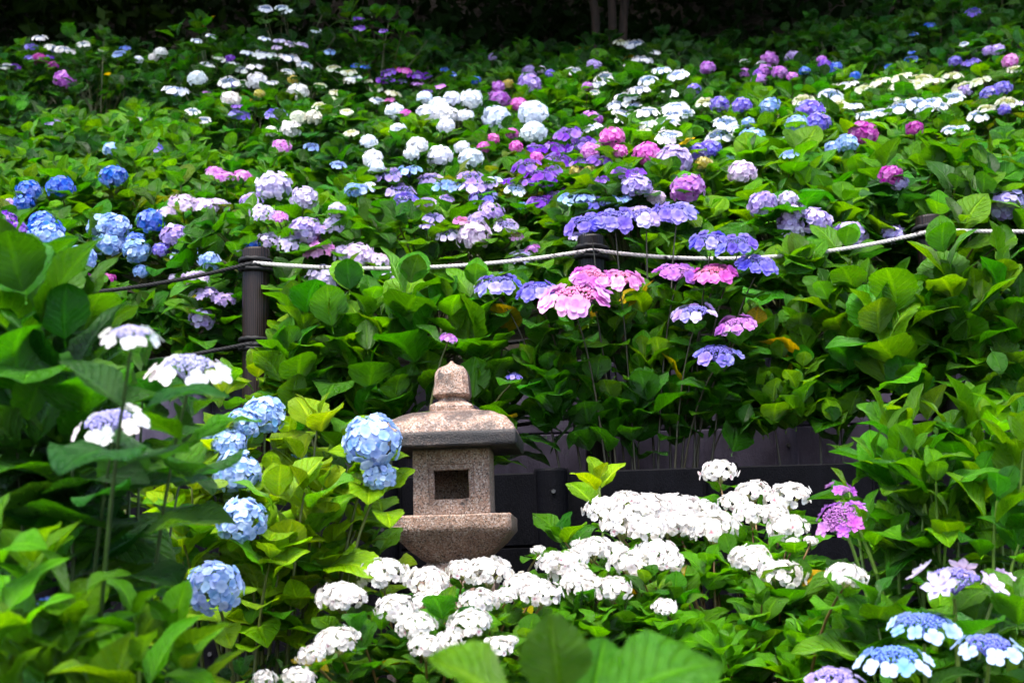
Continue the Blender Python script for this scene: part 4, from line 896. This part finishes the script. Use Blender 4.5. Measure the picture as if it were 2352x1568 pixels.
# ------------------------------------------------------------------ trees of the dark wood behind
def undergrowth(n=30000):
    r_ = np.random.RandomState(3); X = r_.uniform(-13, 14, n); Y = 14.7 + 8 * r_.rand(n) ** 1.5
    Zg = np.array([ground(a, b) for a, b in zip(X, Y)]); cl = np.array([noise.noise(Vector((a * .8, b * .8, 7))) for a, b in zip(X, Y)])
    P = np.stack([X, Y, Zg + r_.rand(n) * np.clip(.55 + 1.6 * cl, .1, 2.)], 1)
    d = r_.normal(size=(n, 3)); d /= np.linalg.norm(d, axis=1)[:, None]; x = np.cross(d, r_.normal(size=(n, 3))); x /= np.linalg.norm(x, axis=1)[:, None]; s_ = r_.uniform(.12, .26, n)[:, None]
    V = np.stack([P, P + d * s_ * .5 + x * s_ * .26, P + d * s_, P + d * s_ * .5 - x * s_ * .26], 1).reshape(-1, 3)
    me = mesh('undergrowth', V.tolist(), np.arange(n * 4).reshape(n, 4).tolist(), MT['crown'], np.tile(np.array([[.5, 0], [.9, .5], [.5, 1], [.1, .5]]), (n, 1)))
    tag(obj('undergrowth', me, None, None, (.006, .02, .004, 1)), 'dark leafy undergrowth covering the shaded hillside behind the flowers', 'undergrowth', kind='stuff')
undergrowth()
def crown_mesh(name, cx, rx, ry, rz, n, size, seed):
    r_ = np.random.RandomState(seed)
    ncl = 60
    cl = r_.normal(size=(ncl, 3)); cl /= np.linalg.norm(cl, axis=1)[:, None]; cl *= (r_.uniform(.35, 1, ncl) ** .5)[:, None]
    idx = r_.randint(0, ncl, n); P = cl[idx] + r_.normal(size=(n, 3)) * .17
    P = P * np.array([rx, ry, rz])
    d = r_.normal(size=(n, 3)); d[:, 2] -= .3; d /= np.linalg.norm(d, axis=1)[:, None]
    u = r_.normal(size=(n, 3)); x = np.cross(d, u); x /= np.linalg.norm(x, axis=1)[:, None]
    s = size * r_.uniform(.6, 1.3, n)[:, None]
    V = np.empty((n, 4, 3)); V[:, 0] = P; V[:, 1] = P + d * s * .5 + x * s * .26; V[:, 2] = P + d * s; V[:, 3] = P + d * s * .5 - x * s * .26
    V = V.reshape(-1, 3) + np.array(cx); F = np.arange(n * 4).reshape(n, 4)
    UV = np.tile(np.array([[.5, 0], [.9, .5], [.5, 1], [.1, .5]]), (n, 1))
    me = bpy.data.meshes.new(name); me.vertices.add(n * 4); me.vertices.foreach_set('co', V.ravel()); me.loops.add(n * 4); me.loops.foreach_set('vertex_index', F.ravel().astype(np.int32))
    me.polygons.add(n); me.polygons.foreach_set('loop_start', np.arange(0, n * 4, 4, dtype=np.int32)); me.polygons.foreach_set('loop_total', np.full(n, 4, dtype=np.int32)) if False else None
    me.update(calc_edges=True); me.validate(); me.materials.append(MT['crown'])
    l = me.uv_layers.new(name='UVMap'); l.data.foreach_set('uv', UV.astype(np.float32).ravel())
    return me
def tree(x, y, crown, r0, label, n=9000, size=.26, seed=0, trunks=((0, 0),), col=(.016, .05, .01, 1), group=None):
    gz = ground(x, y); root = thing('tree', (x, y, gz - .1), label, 'tree', group)
    cz, rx, ry, rz, dy = crown
    for (tx, lean) in trunks:
        top = Vector((tx + lean * 3, dy * .5, cz - gz + rz * .3)); pts = bez(Vector((tx, 0, 0)), Vector((tx + lean * .6, 0, (cz - gz) * .5)), top, 8)
        pts = [p_ + Vector((noise.noise(p_ * .9 + Vector((seed, tx, 0))) * .12, 0, 0)) for p_ in pts]
        V, F = tube_geo(pts, [r0 * (1.15 - .75 * i / 8) for i in range(9)], 8)
        for b in range(7):
            q = pts[4 + b % 5]; e = Vector((rnd.uniform(-1, 1) * rx * .7 + tx, dy * .7 + rnd.uniform(-1, 1) * ry * .7, cz - gz + rnd.uniform(-.5, .6) * rz))
            v, f = tube_geo(bez(q, q.lerp(e, .5) + Vector((0, 0, .3)), e, 5), [r0 * .4 * (1 - .15 * i) for i in range(6)], 5); o = len(V); V += v; F += [tuple(w_ + o for w_ in g) for g in f]
        obj('trunk', mesh('trunk', V, F, MT['bark']), root)
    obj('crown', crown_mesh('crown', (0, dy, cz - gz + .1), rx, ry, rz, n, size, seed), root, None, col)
TG = 'trees of the dark wood above the slope'
k = 0
for x in (-8.5, -5.2, -1.8, 4.2, 7.6):  # front row crowns reach forward out of frame, shaped to shade the upper slope
    tree(x + rnd.uniform(-.4, .4), 17.6 + rnd.uniform(-.4, .6), (10.9 + rnd.uniform(-.3, .4), 2.9, 5.4, 2.5, -3.6), .13, 'dark broadleaf tree behind the slope top, its unseen crown shaped to shade the slope', seed=k, group=TG); k += 1
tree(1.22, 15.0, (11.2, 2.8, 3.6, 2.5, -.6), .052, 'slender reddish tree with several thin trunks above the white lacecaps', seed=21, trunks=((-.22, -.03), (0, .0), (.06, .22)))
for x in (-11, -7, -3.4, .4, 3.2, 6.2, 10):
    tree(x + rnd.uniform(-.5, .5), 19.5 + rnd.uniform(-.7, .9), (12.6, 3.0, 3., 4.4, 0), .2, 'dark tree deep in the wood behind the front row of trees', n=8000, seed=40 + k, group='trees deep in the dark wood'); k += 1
